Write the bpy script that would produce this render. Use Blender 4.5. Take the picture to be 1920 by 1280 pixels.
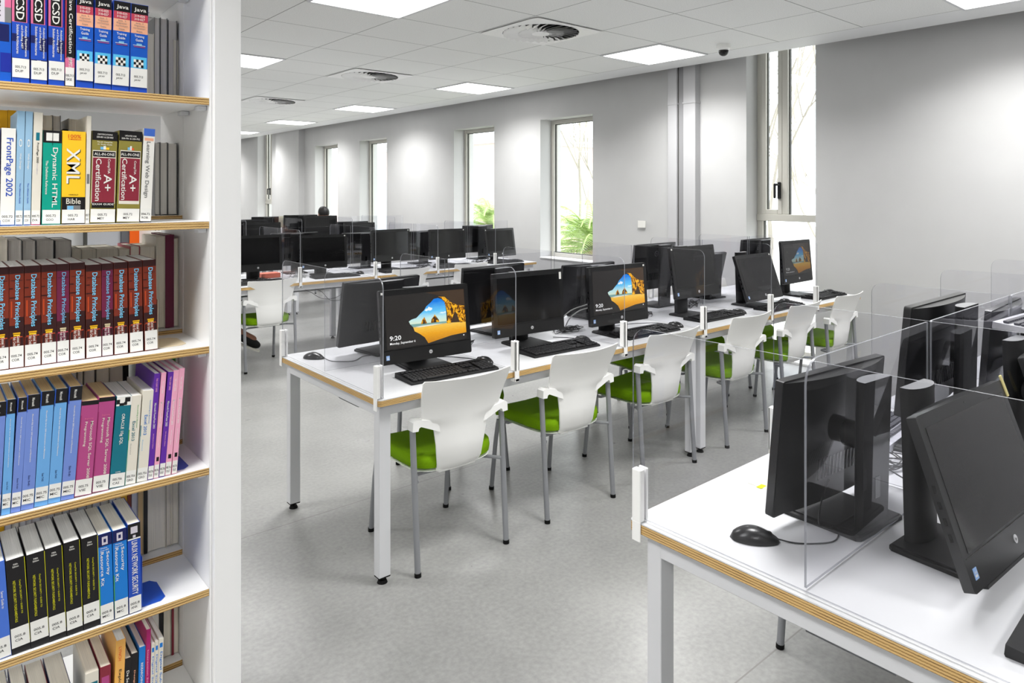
import bpy, bmesh, math, random
from mathutils import Vector, Matrix
sc = bpy.context.scene
for o in list(bpy.data.objects): bpy.data.objects.remove(o)
PI = math.pi
R = math.radians
# ------------------------------------------------------------------ camera
H = 1.545                       # eye height
A = math.atan2(1540.0, 1310.0)  # heading between the room's two directions
cam_d = bpy.data.cameras.new('camera'); cam = bpy.data.objects.new('camera', cam_d)
sc.collection.objects.link(cam); sc.camera = cam
cam.location = (0, 0, H)
cam.rotation_euler = (PI/2, 0, A - PI/2)
cam_d.sensor_width = 36.0; cam_d.sensor_fit = 'HORIZONTAL'
cam_d.lens = 1310.0/1920.0*36.0
cam_d.shift_y = -(640.0-360.0)/1920.0
cam_d.clip_start = 0.05; cam_d.clip_end = 300
# ------------------------------------------------------------------ world, exposure
w = bpy.data.worlds.new('sky'); sc.world = w; w.use_nodes = True
bg = w.node_tree.nodes['Background']
bg.inputs[0].default_value = (0.97, 0.985, 1.0, 1); bg.inputs[1].default_value = 4.2
sc.view_settings.view_transform = 'Standard'; sc.view_settings.look = 'None'
sc.view_settings.exposure = 0.2; sc.view_settings.gamma = 1.0; sc.view_settings.use_curve_mapping = False
LAMP = 4.0          # diffuser brightness
LIGHT_W = 30.0      # light thrown down by each panel
cy = sc.cycles
cy.transparent_max_bounces = 64; cy.max_bounces = 9; cy.diffuse_bounces = 6; cy.glossy_bounces = 4
cy.transmission_bounces = 4; cy.caustics_reflective = False; cy.caustics_refractive = False
cy.use_denoising = True; cy.sample_clamp_indirect = 6.0
C = sc.collection
rnd = random.Random(7)
# ------------------------------------------------------------------ materials
def srgb(r, g=None, b=None):
    if g is None: r, g, b = r
    f = lambda c: (c/255.0)/12.92 if c/255.0 <= 0.04045 else ((c/255.0+0.055)/1.055)**2.4
    return (f(r), f(g), f(b), 1)
MATS = {}
def mat(name, col, rough=0.5, spec=0.5, metal=0.0, coat=0.0, noise=0.0, nscale=40.0, bump=0.0, bscale=200.0, sheen=0.0):
    if name in MATS: return MATS[name]
    m = bpy.data.materials.new(name); m.use_nodes = True; MATS[name] = m
    nt = m.node_tree; b = nt.nodes['Principled BSDF']
    c = col if len(col) == 4 else srgb(*col)
    b.inputs['Base Color'].default_value = c
    b.inputs['Roughness'].default_value = rough; b.inputs['Metallic'].default_value = metal
    b.inputs['Specular IOR Level'].default_value = spec
    b.inputs['Coat Weight'].default_value = coat
    b.inputs['Sheen Weight'].default_value = sheen
    if noise or bump:
        tc = nt.nodes.new('ShaderNodeTexCoord')
    if noise:
        n = nt.nodes.new('ShaderNodeTexNoise'); n.inputs['Scale'].default_value = nscale; n.inputs['Detail'].default_value = 5
        nt.links.new(tc.outputs['Object'], n.inputs['Vector'])
        rp = nt.nodes.new('ShaderNodeValToRGB')
        lo = tuple(max(0, x*(1-noise)) for x in c[:3]) + (1,); hi = tuple(min(1, x*(1+noise)) for x in c[:3]) + (1,)
        rp.color_ramp.elements[0].color = lo; rp.color_ramp.elements[1].color = hi
        rp.color_ramp.elements[0].position = .3; rp.color_ramp.elements[1].position = .7
        nt.links.new(n.outputs['Fac'], rp.inputs['Fac']); nt.links.new(rp.outputs['Color'], b.inputs['Base Color'])
    if bump:
        n2 = nt.nodes.new('ShaderNodeTexNoise'); n2.inputs['Scale'].default_value = bscale
        nt.links.new(tc.outputs['Object'], n2.inputs['Vector'])
        bp = nt.nodes.new('ShaderNodeBump'); bp.inputs['Strength'].default_value = bump; bp.inputs['Distance'].default_value = 0.002
        nt.links.new(n2.outputs['Fac'], bp.inputs['Height']); nt.links.new(bp.outputs['Normal'], b.inputs['Normal'])
    return m
def emis(name, col, strength=1.0):
    if name in MATS: return MATS[name]
    m = bpy.data.materials.new(name); m.use_nodes = True; MATS[name] = m
    nt = m.node_tree; b = nt.nodes['Principled BSDF']
    b.inputs['Base Color'].default_value = (0.02, 0.02, 0.02, 1); b.inputs['Roughness'].default_value = .25
    b.inputs['Emission Color'].default_value = col if len(col) == 4 else srgb(*col)
    b.inputs['Emission Strength'].default_value = strength
    return m
def nodes_mat(name):
    m = bpy.data.materials.new(name); m.use_nodes = True; MATS[name] = m
    return m, m.node_tree, m.node_tree.nodes['Principled BSDF']
white_wall = mat('wall_paint', (196, 196, 196), .75, .3, noise=.02, nscale=3)
white_lam = mat("white_laminate", (218, 219, 221), .32, .5)
white_pl = mat('white_plastic', (252, 252, 250), .38, .45)
white_metal = mat('white_metal', (217, 218, 221), .4, .5)
grey_metal = mat('grey_metal', (150, 152, 156), .42, .5, metal=.35)
green = mat('green_fabric', (116, 158, 8), .9, .15, noise=.08, nscale=300, bump=.5, bscale=900)
black_pl = mat('black_plastic', (24, 24, 25), .29, .5)
black_gl = mat('black_gloss', (12, 12, 13), .14, .5)
black_mt = mat('black_matte', (20, 20, 21), .55, .35)
keycap = mat('keycap', (30, 30, 32), .5, .4)
rubber = mat('rubber', (14, 14, 14), .7, .2)
cable_m = mat('cable_black', (18, 18, 19), .5, .4)
cable_g = mat('cable_grey', (150, 150, 148), .5, .4)
frame_m = mat('window_frame_paint', (196, 194, 186), .5, .4)
gasket = mat('window_gasket', (70, 70, 66), .6, .3)
label_w = mat('paper_label', (232, 231, 226), .6, .3)
ink = mat('ink', (45, 45, 48), .6, .2)
cardw = mat('shelf_white', (243, 243, 243), .42, .4)
def ply(name, zscale):
    m, nt, b = nodes_mat(name)
    tc = nt.nodes.new('ShaderNodeTexCoord'); mp = nt.nodes.new('ShaderNodeMapping')
    mp.inputs['Scale'].default_value = (3.0, 3.0, 1.0)
    nt.links.new(tc.outputs['Object'], mp.inputs['Vector'])
    w_ = nt.nodes.new('ShaderNodeTexWave'); w_.bands_direction = 'Z'; w_.inputs['Scale'].default_value = zscale
    w_.inputs['Distortion'].default_value = 1.2; w_.inputs['Detail'].default_value = 3; w_.inputs['Detail Scale'].default_value = 2
    nt.links.new(mp.outputs[0], w_.inputs['Vector'])
    n = nt.nodes.new('ShaderNodeTexNoise'); n.inputs['Scale'].default_value = 14
    mp2 = nt.nodes.new('ShaderNodeMapping'); mp2.inputs['Scale'].default_value = (1, 1, 30)
    nt.links.new(tc.outputs['Object'], mp2.inputs['Vector']); nt.links.new(mp2.outputs[0], n.inputs['Vector'])
    mx = nt.nodes.new('ShaderNodeMath'); mx.operation = 'MULTIPLY_ADD'; mx.inputs[1].default_value = .55
    nt.links.new(w_.outputs['Fac'], mx.inputs[0])
    ms = nt.nodes.new('ShaderNodeMath'); ms.operation = 'MULTIPLY'; ms.inputs[1].default_value = .45
    nt.links.new(n.outputs['Fac'], ms.inputs[0]); nt.links.new(ms.outputs[0], mx.inputs[2])
    rp = nt.nodes.new('ShaderNodeValToRGB'); e = rp.color_ramp.elements
    e[0].position = .2; e[0].color = srgb(120, 86, 48); e[1].position = .62; e[1].color = srgb(218, 184, 124)
    x = e.new(.38); x.color = srgb(196, 156, 92)
    nt.links.new(mx.outputs[0], rp.inputs['Fac']); nt.links.new(rp.outputs['Color'], b.inputs['Base Color'])
    b.inputs['Roughness'].default_value = .55
    return m
plym = ply('plywood_edge', 55.0)
ply_shelf = ply('shelf_plywood_edge', 48.0)
def acrylic():
    m, nt, b = nodes_mat('clear_acrylic')
    out = nt.nodes['Material Output']; nt.nodes.remove(b)
    tr = nt.nodes.new('ShaderNodeBsdfTransparent'); tr.inputs[0].default_value = (.962, .962, .972, 1)
    gl = nt.nodes.new('ShaderNodeBsdfGlossy'); gl.inputs['Roughness'].default_value = .02; gl.inputs[0].default_value = (.9, .9, .93, 1)
    fr = nt.nodes.new('ShaderNodeFresnel'); fr.inputs[0].default_value = 1.38
    mx = nt.nodes.new('ShaderNodeMixShader')
    ge = nt.nodes.new('ShaderNodeNewGeometry'); inv = nt.nodes.new('ShaderNodeMath'); inv.operation = 'SUBTRACT'; inv.inputs[0].default_value = 1.0
    mu = nt.nodes.new('ShaderNodeMath'); mu.operation = 'MULTIPLY'
    nt.links.new(ge.outputs['Backfacing'], inv.inputs[1]); nt.links.new(fr.outputs[0], mu.inputs[0]); nt.links.new(inv.outputs[0], mu.inputs[1])
    nt.links.new(mu.outputs[0], mx.inputs[0]); nt.links.new(tr.outputs[0], mx.inputs[1]); nt.links.new(gl.outputs[0], mx.inputs[2])
    nt.links.new(mx.outputs[0], out.inputs[0])
    return m
acr = acrylic()
def acrylic_edge():
    m, nt, b = nodes_mat('acrylic_edge')
    b.inputs['Base Color'].default_value = srgb(150, 152, 158); b.inputs['Roughness'].default_value = .25
    b.inputs['Alpha'].default_value = .78
    return m
acr_e = acrylic_edge()
def glass_m():
    m, nt, b = nodes_mat('window_glass')
    out = nt.nodes['Material Output']; nt.nodes.remove(b)
    tr = nt.nodes.new('ShaderNodeBsdfTransparent'); tr.inputs[0].default_value = (.95, .97, .97, 1)
    gl = nt.nodes.new('ShaderNodeBsdfGlossy'); gl.inputs['Roughness'].default_value = .0
    mx = nt.nodes.new('ShaderNodeMixShader'); mx.inputs[0].default_value = .06
    nt.links.new(tr.outputs[0], mx.inputs[1]); nt.links.new(gl.outputs[0], mx.inputs[2]); nt.links.new(mx.outputs[0], out.inputs[0])
    return m
glassm = glass_m()
# concrete floor with saw-cut joints
def floor_m():
    m, nt, b = nodes_mat('polished_concrete')
    tc = nt.nodes.new('ShaderNodeTexCoord')
    n1 = nt.nodes.new('ShaderNodeTexNoise'); n1.inputs['Scale'].default_value = .9; n1.inputs['Detail'].default_value = 6; n1.inputs['Roughness'].default_value = .6
    n2 = nt.nodes.new('ShaderNodeTexNoise'); n2.inputs['Scale'].default_value = 55; n2.inputs['Detail'].default_value = 6
    for n in (n1, n2): nt.links.new(tc.outputs['Object'], n.inputs['Vector'])
    mx = nt.nodes.new('ShaderNodeMath'); mx.operation = 'MULTIPLY_ADD'; mx.inputs[1].default_value = .65
    ms = nt.nodes.new('ShaderNodeMath'); ms.operation = 'MULTIPLY'; ms.inputs[1].default_value = .35
    nt.links.new(n1.outputs['Fac'], mx.inputs[0]); nt.links.new(n2.outputs['Fac'], ms.inputs[0]); nt.links.new(ms.outputs[0], mx.inputs[2])
    rp = nt.nodes.new('ShaderNodeValToRGB'); e = rp.color_ramp.elements
    e[0].position = .36; e[0].color = srgb(130, 130, 129); e[1].position = .62; e[1].color = srgb(158, 158, 156)
    nt.links.new(mx.outputs[0], rp.inputs['Fac'])
    sp = nt.nodes.new('ShaderNodeSeparateXYZ'); nt.links.new(tc.outputs['Object'], sp.inputs[0])
    # joints every 1.93 m along Y and every 3.9 m along X
    def line(out, off, pitch, wdt):
        a = nt.nodes.new('ShaderNodeMath'); a.operation = 'SUBTRACT'; a.inputs[1].default_value = off; nt.links.new(out, a.inputs[0])
        p = nt.nodes.new('ShaderNodeMath'); p.operation = 'PINGPONG'; p.inputs[1].default_value = pitch/2; nt.links.new(a.outputs[0], p.inputs[0])
        l = nt.nodes.new('ShaderNodeMath'); l.operation = 'LESS_THAN'; l.inputs[1].default_value = wdt; nt.links.new(p.outputs[0], l.inputs[0])
        return l
    l1 = line(sp.outputs['Y'], 1.22, 1.935, .0028); l2 = line(sp.outputs['X'], -.35, 7.6, .0028)
    mm = nt.nodes.new('ShaderNodeMath'); mm.operation = 'MAXIMUM'; nt.links.new(l1.outputs[0], mm.inputs[0]); nt.links.new(l2.outputs[0], mm.inputs[1])
    mix = nt.nodes.new('ShaderNodeMix'); mix.data_type = 'RGBA'
    nt.links.new(mm.outputs[0], mix.inputs['Factor']); nt.links.new(rp.outputs['Color'], mix.inputs['A']); mix.inputs['B'].default_value = srgb(125, 123, 121)
    nt.links.new(mix.outputs['Result'], b.inputs['Base Color'])
    b.inputs['Roughness'].default_value = .27; b.inputs['Specular IOR Level'].default_value = .45
    n3 = nt.nodes.new('ShaderNodeTexNoise'); n3.inputs['Scale'].default_value = 6; nt.links.new(tc.outputs['Object'], n3.inputs['Vector'])
    r2 = nt.nodes.new('ShaderNodeMapRange'); r2.inputs['To Min'].default_value = .22; r2.inputs['To Max'].default_value = .42
    nt.links.new(n3.outputs['Fac'], r2.inputs[0]); nt.links.new(r2.outputs[0], b.inputs['Roughness'])
    return m
def ceil_m():
    m, nt, b = nodes_mat('ceiling_tiles')
    tc = nt.nodes.new('ShaderNodeTexCoord'); sp = nt.nodes.new('ShaderNodeSeparateXYZ'); nt.links.new(tc.outputs['Object'], sp.inputs[0])
    def line(out, off, pitch, wdt):
        a = nt.nodes.new('ShaderNodeMath'); a.operation = 'SUBTRACT'; a.inputs[1].default_value = off; nt.links.new(out, a.inputs[0])
        p = nt.nodes.new('ShaderNodeMath'); p.operation = 'PINGPONG'; p.inputs[1].default_value = pitch/2; nt.links.new(a.outputs[0], p.inputs[0])
        l = nt.nodes.new('ShaderNodeMath'); l.operation = 'LESS_THAN'; l.inputs[1].default_value = wdt; nt.links.new(p.outputs[0], l.inputs[0])
        return l
    l1 = line(sp.outputs['X'], 2.645, .7067, .0035); l2 = line(sp.outputs['Y'], 3.68, .678, .0035)
    mm = nt.nodes.new('ShaderNodeMath'); mm.operation = 'MAXIMUM'; nt.links.new(l1.outputs[0], mm.inputs[0]); nt.links.new(l2.outputs[0], mm.inputs[1])
    n = nt.nodes.new('ShaderNodeTexNoise'); n.inputs['Scale'].default_value = 160; n.inputs['Detail'].default_value = 4; nt.links.new(tc.outputs['Object'], n.inputs['Vector'])
    rp = nt.nodes.new('ShaderNodeValToRGB'); e = rp.color_ramp.elements
    e[0].position = .35; e[0].color = srgb(232, 233, 232); e[1].position = .65; e[1].color = srgb(248, 249, 248)
    nt.links.new(n.outputs['Fac'], rp.inputs['Fac'])
    mix = nt.nodes.new('ShaderNodeMix'); mix.data_type = 'RGBA'
    nt.links.new(mm.outputs[0], mix.inputs['Factor']); nt.links.new(rp.outputs['Color'], mix.inputs['A']); mix.inputs['B'].default_value = srgb(150, 150, 150)
    nt.links.new(mix.outputs['Result'], b.inputs['Base Color']); b.inputs['Roughness'].default_value = .8
    return m
def pages(name, c, along='X'):
    # stack of sheets: thin lines across the thickness (local X)
    m, nt, b = nodes_mat(name)
    tc = nt.nodes.new('ShaderNodeTexCoord')
    mp = nt.nodes.new('ShaderNodeMapping'); mp.inputs['Scale'].default_value = (900, 6, 6)
    n = nt.nodes.new('ShaderNodeTexNoise'); n.inputs['Scale'].default_value = 1.0; n.inputs['Detail'].default_value = 3
    nt.links.new(tc.outputs['Object'], mp.inputs['Vector']); nt.links.new(mp.outputs[0], n.inputs['Vector'])
    rp = nt.nodes.new('ShaderNodeValToRGB'); e = rp.color_ramp.elements
    c0 = srgb(*c); e[0].position = .3; e[0].color = tuple(x*.80 for x in c0[:3])+(1,); e[1].position = .62; e[1].color = c0
    nt.links.new(n.outputs['Fac'], rp.inputs['Fac']); nt.links.new(rp.outputs['Color'], b.inputs['Base Color'])
    b.inputs['Roughness'].default_value = .8
    return m
PG = {'white': pages('pages_white', (248, 247, 243)), 'cream': pages('pages_cream', (246, 240, 226)), 'tan': pages('pages_tan', (232, 202, 150)),
      'grey': pages('pages_grey', (232, 228, 222)), 'bluish': pages('pages_bluish', (226, 229, 238))}
# ------------------------------------------------------------------ mesh building
class MB:
    def __init__(s): s.bm = bmesh.new(); s.mats = []
    def mi(s, m):
        if m is None: return 0
        if m not in s.mats: s.mats.append(m)
        return s.mats.index(m)
    def _fin(s, vs, m, M):
        if M is not None: bmesh.ops.transform(s.bm, matrix=M, verts=vs)
        i = s.mi(m)
        fs = set()
        for v in vs:
            for f in v.link_faces: fs.add(f)
        for f in fs: f.material_index = i
        return list(fs)
    def box(s, c, d, m=None, bev=0.0, M=None, seg=1):
        r = bmesh.ops.create_cube(s.bm, size=1.0); vs = r['verts']
        bmesh.ops.scale(s.bm, vec=d, verts=vs); bmesh.ops.translate(s.bm, vec=c, verts=vs)
        if bev > 0:
            es = set()
            for v in vs:
                for e in v.link_edges: es.add(e)
            r2 = bmesh.ops.bevel(s.bm, geom=list(es), offset=bev, segments=seg, affect='EDGES', profile=.5)
            vs = list({v for f in r2['faces'] for v in f.verts} | {v for v in vs if v.is_valid})
            # collect all connected
            seen = set(vs); st = list(vs)
            while st:
                v = st.pop()
                for e in v.link_edges:
                    o = e.other_vert(v)
                    if o not in seen: seen.add(o); st.append(o)
            vs = list(seen)
        return s._fin(vs, m, M)
    def b2(s, p, q, m=None, bev=0.0, M=None, seg=1):
        return s.box([(p[i]+q[i])/2 for i in range(3)], [abs(q[i]-p[i]) for i in range(3)], m, bev, M, seg)
    def cyl(s, p, q, r, m=None, n=16, r2=None):
        p = Vector(p); q = Vector(q); d = q-p
        res = bmesh.ops.create_cone(s.bm, cap_ends=True, segments=n, radius1=r, radius2=r if r2 is None else r2, depth=d.length)
        M = Matrix.Translation((p+q)/2) @ d.to_track_quat('Z', 'Y').to_matrix().to_4x4()
        return s._fin(res['verts'], m, M)
    def sph(s, c, rad, m=None, n=16, M=None):
        res = bmesh.ops.create_uvsphere(s.bm, u_segments=n, v_segments=max(6, n//2), radius=1.0)
        T = Matrix.Translation(c) @ Matrix.Diagonal((rad[0], rad[1], rad[2], 1))
        return s._fin(res['verts'], m, (M @ T) if M is not None else T)
    def tube(s, pts, r, m=None, n=6, smooth=4):
        P = [Vector(p) for p in pts]
        if smooth > 1 and len(P) > 2:
            Q = []
            for i in range(len(P)-1):
                p0 = P[max(i-1, 0)]; p1 = P[i]; p2 = P[i+1]; p3 = P[min(i+2, len(P)-1)]
                for k in range(smooth):
                    t = k/smooth
                    Q.append(.5*((2*p1)+(-p0+p2)*t+(2*p0-5*p1+4*p2-p3)*t*t+(-p0+3*p1-3*p2+p3)*t**3))
            Q.append(P[-1]); P = Q
        rings = []; up = Vector((0, 0, 1)); i0 = s.mi(m); side = None
        for i, p in enumerate(P):
            d = (P[min(i+1, len(P)-1)]-P[max(i-1, 0)])
            if d.length < 1e-7: d = Vector((0, 0, 1))
            d.normalize()
            if side is None:
                side = d.cross(up)
                if side.length < .05: side = d.cross(Vector((1, 0, 0)))
            side = (side - d*side.dot(d))
            if side.length < 1e-5: side = d.cross(Vector((1, 0, 0)))
            side.normalize(); v = d.cross(side)
            rr = r[min(i*len(r)//len(P), len(r)-1)] if isinstance(r, (list, tuple)) else r
            rings.append([s.bm.verts.new(p+(side*math.cos(2*PI*k/n)+v*math.sin(2*PI*k/n))*rr) for k in range(n)])
        for a, b in zip(rings, rings[1:]):
            for k in range(n):
                f = s.bm.faces.new((a[k], a[(k+1) % n], b[(k+1) % n], b[k])); f.material_index = i0
        for ring, rev in ((rings[0], True), (rings[-1], False)):
            f = s.bm.faces.new(ring[::-1] if not rev else ring); f.material_index = i0
    def prism(s, poly, a0, a1, axis='Y', m=None, me=None, M=None):
        # poly: list of 2-D points; extruded along axis from a0 to a1. me: material of the rim
        def P(u, v, a):
            return {'Y': (u, a, v), 'X': (a, u, v), 'Z': (u, v, a)}[axis]
        va = [s.bm.verts.new(P(u, v, a0)) for u, v in poly]; vb = [s.bm.verts.new(P(u, v, a1)) for u, v in poly]
        i = s.mi(m); j = s.mi(me if me is not None else m); n = len(poly)
        fs = [s.bm.faces.new(va), s.bm.faces.new(vb[::-1])]
        for f in fs: f.material_index = i
        for k in range(n):
            f = s.bm.faces.new((va[(k+1) % n], va[k], vb[k], vb[(k+1) % n])); f.material_index = j; fs.append(f)
        if M is not None: bmesh.ops.transform(s.bm, matrix=M, verts=va+vb)
        bmesh.ops.recalc_face_normals(s.bm, faces=fs)
    def quad(s, pts, m=None):
        f = s.bm.faces.new([s.bm.verts.new(p) for p in pts]); f.material_index = s.mi(m); return f
    def grid(s, fn, nu, nv, m=None, close_u=False):
        vs = [[s.bm.verts.new(fn(i/(nu-1) if not close_u else i/nu, j/(nv-1))) for i in range(nu)] for j in range(nv)]
        k = s.mi(m)
        for j in range(nv-1):
            for i in range(nu if close_u else nu-1):
                a = vs[j][i]; b = vs[j][(i+1) % nu]; c = vs[j+1][(i+1) % nu]; d = vs[j+1][i]
                f = s.bm.faces.new((a, b, c, d)); f.material_index = k
        return vs
    def text(s, string, cx, cz, L, Hh, y, m, vert=False, facing=-1):
        """flat lettering in the plane Y=y, fitted to a box L long and Hh high; vert: reads downwards"""
        V, F, bb = text_mesh(string)
        if not V: return
        wx = bb[2]-bb[0]; wy = bb[3]-bb[1]; i = s.mi(m)
        vv = []
        for (x, z) in V:
            u = ((x-bb[0])/wx-.5)*L; v = ((z-bb[1])/wy-.5)*Hh
            if vert: u, v = v, -u
            vv.append(s.bm.verts.new((cx+(u if facing < 0 else -u), y, cz+v)))
        for f in F:
            try:
                q = s.bm.faces.new([vv[k] for k in f]); q.material_index = i
            except ValueError: pass
    def build(s, name, parent=None, mats=None, angle=35, loc=None):
        me = bpy.data.meshes.new(name); s.bm.to_mesh(me); s.bm.free()
        for m in (mats or s.mats): me.materials.append(m)
        for p in me.polygons: p.use_smooth = True
        me.set_sharp_from_angle(angle=R(angle))
        o = bpy.data.objects.new(name, me); C.objects.link(o)
        if parent is not None: o.parent = parent
        if loc is not None: o.location = loc
        return o
TEXTS = {}
_tc = bpy.data.curves.new('lettering', 'FONT'); _tc.resolution_u = 2; _tc.offset = .009
_to = bpy.data.objects.new('lettering', _tc)
def text_mesh(t):
    if t not in TEXTS:
        _tc.body = t
        me = _to.to_mesh()
        V = [(v.co.x, v.co.y) for v in me.vertices]; F = [tuple(p.vertices) for p in me.polygons]
        _to.to_mesh_clear()
        bb = (min(v[0] for v in V), min(v[1] for v in V), max(v[0] for v in V), max(v[1] for v in V)) if V else None
        TEXTS[t] = (V, F, bb)
    return TEXTS[t]
def tag(o, label, cat, group=None, kind=None):
    if label: o['label'] = label
    if cat: o['category'] = cat
    if group: o['group'] = group
    if kind: o['kind'] = kind
    return o
def thing(name, label, cat, loc=(0, 0, 0), rz=0.0, group=None):
    o = bpy.data.objects.new(name, None); C.objects.link(o)
    o.location = loc; o.rotation_euler = (0, 0, rz); o.empty_display_size = .1
    return tag(o, label, cat, group)
def struct(o): o['kind'] = 'structure'; return o
def kids(o): return [c for c in bpy.data.objects if c.parent == o]
KID = {}
def tree(o):
    return (o, [tree(c) for c in kids(o)])
def copy_tree(t, parent=None):
    o, ch = t
    c = o.copy(); C.objects.link(c); c.parent = parent
    for x in ch: copy_tree(x, c)
    return c
def dup(proto, loc, rz, label, group=None):
    """proto: the tree of a thing; the first call places the thing itself, later ones place copies"""
    key = proto[0].name
    if key not in KID: KID[key] = 1; o = proto[0]
    else: o = copy_tree(proto)
    o.location = loc; o.rotation_euler = (0, 0, rz); o['label'] = label
    if group: o['group'] = group
    return o
# ================================================================== THE ROOM
WX = 6.0          # inner face of the window wall
CZ = 2.8          # ceiling
m = MB(); m.b2((-4.2, -4.2, -.12), (6.5, 22.2, 0), floor_m()); struct(m.build('floor'))
m = MB(); m.b2((-4.2, -4.2, CZ), (5.485, 22.2, CZ+.04), ceil_m()); struct(m.build('ceiling'))
# plain border strip and upstand where the ceiling stops short of the window wall
m = MB(); m.b2((5.487, -4.2, CZ+.002), (5.85, 22.2, CZ+.03), white_lam, ); m.b2((5.82, -4.2, CZ+.03), (5.85, 22.2, 3.42), white_wall)
m.mats[0] = mat('ceiling_border', (236, 237, 238), .6, .3); struct(m.build('trim_1'))
m = MB(); m.b2((-4.2, -4.2, 3.42), (6.5, 22.2, 3.5), mat('slab_paint', (150, 150, 150), .8, .2)); struct(m.build('trim_2'))
# window wall with openings
WIN = [(2.944, 3.615, -.0, 3.42, 'tall'), (5.60, 6.50, .715, 2.46, 'low'), (7.43, 8.37, .715, 2.46, 'low'),
       (10.30, 11.25, .715, 2.46, 'low'), (12.10, 13.08, .715, 2.46, 'low'), (15.30, 16.15, 0, 3.42, 'tall')]
m = MB(); y = -4.2
for (a, b, z0, z1, k) in WIN:
    m.b2((WX, y, 0), (WX+.36, a, 3.42), white_wall)
    if z0 > 0: m.b2((WX, a, 0), (WX+.36, b, z0), white_wall)
    if z1 < 3.4: m.b2((WX, a, z1), (WX+.36, b, 3.42), white_wall)
    y = b
m.b2((WX, y, 0), (WX+.36, 22.2, 3.42), white_wall)
m.b2((5.872, 13.57, 0), (WX, 14.75, 3.42), white_wall)
struct(m.build('wall_right'))
m = MB(); m.b2((-4.2, 22.0, 0), (WX, 22.2, CZ), white_wall); struct(m.build('wall_back'))
m = MB(); m.b2((-4.4, -4.2, 0), (-4.2, 22.2, CZ), white_wall); struct(m.build('wall_left'))
m = MB(); m.b2((-4.2, -4.4, 0), (6.36, -4.2, 3.42), white_wall); struct(m.build('wall_front'))
# windows
XF = WX+.19
def frame_rect(m, y0, y1, z0, z1, t, x0, x1, mt):
    m.b2((x0, y0, z0), (x1, y0+t, z1), mt, .004); m.b2((x0, y1-t, z0), (x1, y1, z1), mt, .004)
    m.b2((x0, y0+t, z0), (x1, y1-t, z0+t), mt, .004); m.b2((x0, y0+t, z1-t), (x1, y1-t, z1), mt, .004)
for n, (a, b, z0, z1, k) in enumerate(WIN):
    root = bpy.data.objects.new('window_%d' % (n+1), None); C.objects.link(root); root.location = (XF, (a+b)/2, z0); struct(root)
    Mi = Vector((XF, (a+b)/2, z0))
    def loc(p): return tuple(Vector(p)-Mi)
    fr = MB(); gs = MB(); gl = MB()
    if k == 'low':
        frame_rect(fr, a, b, z0+.01, z1, .05, XF, XF+.07, frame_m)
        frame_rect(gs, a+.05, b-.05, z0+.06, z1-.05, .008, XF+.02, XF+.05, gasket)
        gl.b2((XF+.03, a+.055, z0+.065), (XF+.038, b-.055, z1-.055), glassm)
        sill = MB(); sill.b2((WX-.012, a-.0, z0-.0), (XF, b, z0+.012), white_pl, .002)
    else:
        frame_rect(fr, a, b, z0+.02, z1, .06, XF, XF+.07, frame_m)
        fr.b2((XF-.012, a, 1.27), (XF+.07, b, 1.335), frame_m, .004)      # transom
        ym = a+.60*(b-a)-.02
        fr.b2((XF-.006, ym-.028, 1.335), (XF+.07, ym+.028, z1), frame_m, .004)   # mullion
        frame_rect(fr, ym+.028, b-.05, 1.335, z1-.05, .045, XF-.008, XF+.05, frame_m)
        gs.b2((XF+.02, a+.06, 1.335), (XF+.05, a+.066, z1), gasket); gs.b2((XF+.02, ym-.036, 1.335), (XF+.05, ym-.028, z1), gasket)
        gs.b2((XF+.02, b-.102, 1.38), (XF+.05, b-.096, z1), gasket); gs.b2((XF+.02, b-.068, .1), (XF+.05, b-.06, 1.27), gasket)
        gl.b2((XF+.03, a+.05, .08), (XF+.038, b-.05, z1-.05), glassm)
        sill = MB(); sill.b2((WX-.0, a, .0), (XF, b, .02), white_pl, .002)
    for q, nm in ((fr, 'window_frame'), (gs, 'glazing_gasket'), (gl, 'window_glass'), (sill, 'window_sill')):
        bmesh.ops.translate(q.bm, vec=-Mi, verts=q.bm.verts[:]); q.build(nm, root)
    if k == 'tall':
        h = MB(); yh = ym+.052
        h.box((XF-.016, yh, 1.56), (.018, .034, .16), black_pl, .006); h.box((XF-.05, yh, 1.615), (.06, .022, .022), black_pl, .006)
        h.box((XF-.075, yh+.012, 1.555), (.018, .024, .14), black_pl, .007)
        bmesh.ops.translate(h.bm, vec=-Mi, verts=h.bm.verts[:]); h.build('window_handle', root)
# boxed-in pipes beside the tall window
ductm = mat('duct_grey', (188, 188, 190), .6, .3)
m = MB()
m.b2((WX-.10, 4.345, 0), (WX, 4.455, 3.42), ductm, .004); m.b2((WX-.085, 4.13, 0), (WX, 4.275, 3.42), ductm, .004)
m.b2((WX-.105, 4.34, 2.44), (WX, 4.46, 2.455), ductm); m.b2((WX-.09, 4.125, 2.44), (WX, 4.28, 2.455), ductm)
m.b2((WX-.075, 4.275, 0), (WX-.0, 4.345, 3.42), mat('duct_gap', (150, 150, 152), .7, .2)); m.b2((WX-.0765, 4.335, 0), (WX-.07, 4.345, 3.42), gasket)
struct(m.build('trim_3'))
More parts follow.
